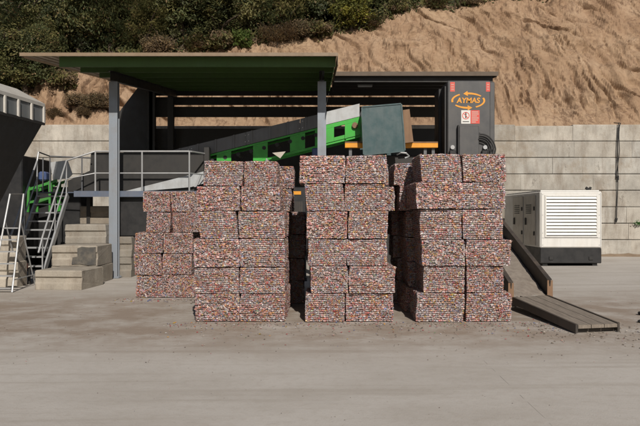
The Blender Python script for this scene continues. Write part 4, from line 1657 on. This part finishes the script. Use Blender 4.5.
def surf_y(px, t):
    d = surf_d(px, t)
    p = hill_pt(X(px, d), t)
    return HZ - (p.z - EYE) / d * F, d


TG = 'trees on top of the bank'
BG2 = 'shrubs along the edge of the bank'
where = {12: 'at the far left edge above the bunker', 40: 'just above the left corner of the shed roof', 78: 'above the roof overhang left of the grey post',
         112: 'above the grey shed post', 146: 'above the dark gable sheet', 182: 'above the low left bale pile', 216: 'above the left front stack',
         250: 'above the bright green bush', 284: 'above the dry scrub', 316: 'above the right end of the green roof', 350: 'behind the yellowish tree',
         384: 'above the teal hopper', 420: 'above the orange beam', 455: 'above the press tower', 488: 'over the right edge of the tower roof', 516: 'above the bare bank between tower and generator', 546: 'at the right end of the wood'}
for i, (px, w_) in enumerate(where.items()):
    t = 1.06 + .03 * (i % 2) if px < 300 else 1.08 + (.05 if i % 2 else 0)
    py, d = surf_y(px, t)
    k = ('dark', 'olive', 'dark')[i % 3] if px < 260 else ('dark', 'dark', 'olive')[i % 3]
    sc = 1.15 if px < 300 else .95 if px < 440 else .8
    plant('tree', k, px, py + 4, d, sc, '%s bushy tree %s' % ('dark evergreen' if k == 'dark' else 'olive green', w_), TG, 'tree')
for i, px in enumerate((-14, 24, 62, 98, 130, 166, 200, 236, 268, 300, 334, 366, 402, 438, 474)):
    py, d = surf_y(px, 1.26)
    side = ['beyond the far left edge', 'left of the roof corner', 'above the roof corner', 'left of the grey post', 'right of the grey post', 'above the rail platform',
            'above the low bale pile', 'above the left front stack', 'above the conveyor', 'above the middle gap', 'above the middle front stack', 'left of the teal hopper',
            'above the teal hopper', 'left of the press tower', 'right of the press tower'][i]
    plant('tree', 'dark', px, py + 4, d, 1.35, 'tall shaded tree in the back row %s' % side, 'shaded trees behind the front row', 'tree')
# trees that come down the bank at the left edge
for px, t, sc, k, w_ in ((4, .62, .95, 'olive', 'hanging low over the bunker rim'), (26, .72, .85, 'dark', 'low on the bank between bunker and roof corner'),
                         (-22, .5, 1.0, 'dark', 'low on the bank beyond the bunker'), (44, .95, .8, 'olive', 'peeping out behind the left roof corner')):
    py, d = surf_y(px, t)
    plant('tree', k, px, py + 2, d - .2, sc, '%s tree %s' % ('dark green' if k == 'dark' else 'olive green', w_), 'trees low on the bank', 'tree')
shr = [('yellow', 352, 1.0, 1.0, 'yellowish leafy tree overhanging the bare bank above the lamp'), ('bush', 64, .62, .95, 'sparse bush on the bank seen under the left roof corner'),
       ('brush', 98, .3, .9, 'dry low scrub on the bank just left of the grey post'), ('green', 243, .99, 1.0, 'bright green bush beside the dry scrub above the roof'),
       ('brush', 277, .97, 1.3, 'brown dry scrub above the roof edge, left of centre'), ('brush', 300, 1.0, 1.2, 'brown dry scrub under the dark trees left of roof end'),
       ('bush', 222, 1.0, 1.0, 'olive bush above the roof over the left front stack'), ('bush', 196, 1.0, 1.0, 'olive bush above the roof over the low pile'),
       ('brush', 160, 1.0, 1.2, 'dry brush above the roof over the rail platform'), ('bush', 322, 1.0, .9, 'dark bush at the crest above the roof end'),
       ('bush', 372, .99, .8, 'dark bush at the crest right of the yellowish tree'), ('bush', 398, 1.0, .7, 'dark bush at the crest above the teal hopper'),
       ('bush', 437, .97, .8, 'olive bush on the bare bank above the press tower'), ('brush', 470, 1.0, .8, 'dry brush at the crest right of the tower'),
       ('bush', 515, 1.0, .7, 'small dark bush at the top edge of the bare bank'), 
       ('brush', 392, .42, .4, 'tiny dry tuft low on bare earth over the right roof'), ('brush', 76, .36, .8, 'dry tuft on the bank above the wall under the roof corner')]
shr += [('brush', 55, .22, .6, 'low dry tuft on the bank behind the bunker end'),
        ('brush', 84, .18, .5, 'low dry tuft just above the wall left of the grey post')]
for k, px, t, sc, lab in shr:
    py, d = surf_y(px, t)
    plant('shrub' if k != 'yellow' else 'tree', k, px, py + 1, d - (.1 if t < .99 else 0), sc, lab, BG2 if k != 'yellow' else TG, 'shrub' if k != 'yellow' else 'tree')


def undergrowth():
    r = random.Random(31)
    b = MB()
    V = Vector
    for _ in range(15000):
        x = r.uniform(-20, 12.5)
        t = r.uniform(.985, 1.75) if r.random() < .75 else r.uniform(.96, 1.06)
        p = hill_pt(x, t) + V((0, 0, r.uniform(0, .55)))
        a = V((r.gauss(0, 1), r.gauss(0, 1), r.gauss(0, 1))).normalized()
        s = a.orthogonal()
        L = r.uniform(.06, .15)
        c = r.choice(DARK + OLIVE + BRUSH[2:])
        b.add([p - a * L, p + s * L * .4, p + a * L, p - s * L * .4], [(0, 1, 2, 3)], c)
    o = b.build('undergrowth', M['leaf'])
    tag(o, 'dark leafy undergrowth covering the ground below the trees', 'undergrowth', None, 'stuff')


undergrowth()


def weed():
    r = random.Random(8)
    b = MB()
    c = P(638.5, 223, 28.9)
    for _ in range(60):
        a = Vector((r.gauss(0, 1), -abs(r.gauss(0, .6)), r.gauss(.2, .8))).normalized()
        s = a.orthogonal().normalized()
        p = c + Vector((r.gauss(0, .07), -abs(r.gauss(0, .04)), r.gauss(0, .04)))
        b.add([p, p + a * .045 + s * .02, p + a * .09, p + a * .045 - s * .02], [(0, 1, 2, 3)], (.05, .15, .03))
    o = b.build('weed', M['leaf'], None, False, c)
    tag(o, 'small green weed rooted in the wall at right edge', 'weed')


weed()


# ------------------------------------------------------------------ scraps on the ground
def scraps():
    r = random.Random(55)
    b = MB()
    for i in range(2600):
        u = r.random()
        if u < .42:                     # crumbs at the foot of the stacks
            x, y = r.uniform(-2.4, 3.6), 11.08 - abs(r.gauss(0, .30)) - (r.random() < .25) * r.uniform(0, 1.2)
            s = r.uniform(.004, .016)
        elif u < .5:
            x, y = r.uniform(-4.1, -2.2), 14.2 - abs(r.gauss(0, .35))
            s = r.uniform(.006, .025)
        elif u < .6:
            x, y = r.gauss(4.0, .7), r.gauss(10.2, .6)
            s = r.uniform(.005, .02)
        else:
            y = r.uniform(4.5, 24) if r.random() < .5 else r.uniform(8, 14)
            x = r.uniform(-.55, .55) * y
            s = r.uniform(.002, .006) * (1 + (y > 8) * .7)
        c = r.choice(PC) if r.random() < (.42 if u < .5 else .12) else r.choice(((.20, .165, .13), (.25, .21, .17), (.32, .275, .23), (.13, .105, .085)))
        if r.random() < .004:
            c = (.6, .28, .05)
        a = r.uniform(0, 6.28)
        z = .001
        dx, dy = Vector((math.cos(a), math.sin(a), 0)) * s, Vector((-math.sin(a), math.cos(a), 0)) * s * r.uniform(.4, .9)
        p = Vector((x, y, z))
        hgt = Vector((r.uniform(-.3, .3) * s, r.uniform(-.3, .3) * s, s * r.uniform(.4, 1.0)))
        b.add([p - dx - dy, p + dx - dy, p + dx + dy, p - dx + dy, p + hgt], [(0, 1, 4), (1, 2, 4), (2, 3, 4), (3, 0, 4)], c)
    o = b.build('litter', M['litter'])
    tag(o, 'can crumbs and grit scattered over the yard', 'litter', None, 'stuff')


scraps()
STN = 'loose scraps at the right edge of the yard'
for i, (px, py, s, lab) in enumerate(((643.5, 315, .09, 'dark lump of scrap lying at the right edge, farther one'), (643, 322.5, .07, 'dark lump of scrap lying at the right edge, nearer one'))):
    d = F * EYE / (py - HZ)
    b = MB()
    bm = bmesh.new()
    bmesh.ops.create_icosphere(bm, subdivisions=3, radius=s)
    for v in bm.verts:
        v.co *= 1 + .35 * fbm(v.co.x * 9 + i, v.co.y * 9, v.co.z * 9, 3)
        v.co.z = max(v.co.z * .45 + s * .3, 0)
    b._take(bm)
    o = b.build('scrap_lump', M['black'], None, False, Vector((X(px, d), d, 0)))
    o.data.transform(Matrix.Translation(Vector((X(px, d), d, 0))))
    tag(o, lab, 'scrap', STN)

# ------------------------------------------------------------------ light, camera, output
AZ, EL = R(11), R(36)
sun = bpy.data.lights.new('sun', 'SUN')
sun.energy = 4.7
sun.angle = R(.5)
sun.color = (1, .93, .84)
so = bpy.data.objects.new('sun', sun)
COL.objects.link(so)
to_sun = Vector((math.sin(AZ) * math.cos(EL), -math.cos(AZ) * math.cos(EL), math.sin(EL)))
so.rotation_euler = to_sun.to_track_quat('Z', 'Y').to_euler()

w = bpy.data.worlds.new('World')
S.world = w
w.use_nodes = True
nt = w.node_tree
nt.nodes.clear()
sky = nt.nodes.new('ShaderNodeTexSky')
sky.sky_type = 'NISHITA'
sky.sun_disc = False
sky.sun_elevation = EL
sky.sun_rotation = math.atan2(to_sun.x, to_sun.y)
sky.air_density, sky.dust_density = 1.0, 1.2
bg = nt.nodes.new('ShaderNodeBackground')
bg.inputs[1].default_value = .05
out = nt.nodes.new('ShaderNodeOutputWorld')
nt.links.new(sky.outputs[0], bg.inputs[0])
nt.links.new(bg.outputs[0], out.inputs[0])

cam = bpy.data.cameras.new('camera')
cam.sensor_width = 36
cam.lens = F / 640 * 36
cam.shift_y = 2 / 640
cam.clip_end = 1000
co = bpy.data.objects.new('camera', cam)
COL.objects.link(co)
co.location = (0, 0, EYE)
co.rotation_euler = (R(90), 0, 0)
S.camera = co

S.view_settings.view_transform = 'Standard'
S.view_settings.look = 'None'
S.view_settings.gamma = 1
S.view_settings.exposure = -.18
S.view_settings.use_curve_mapping = False
S.cycles.max_bounces = 6
S.cycles.diffuse_bounces = 2
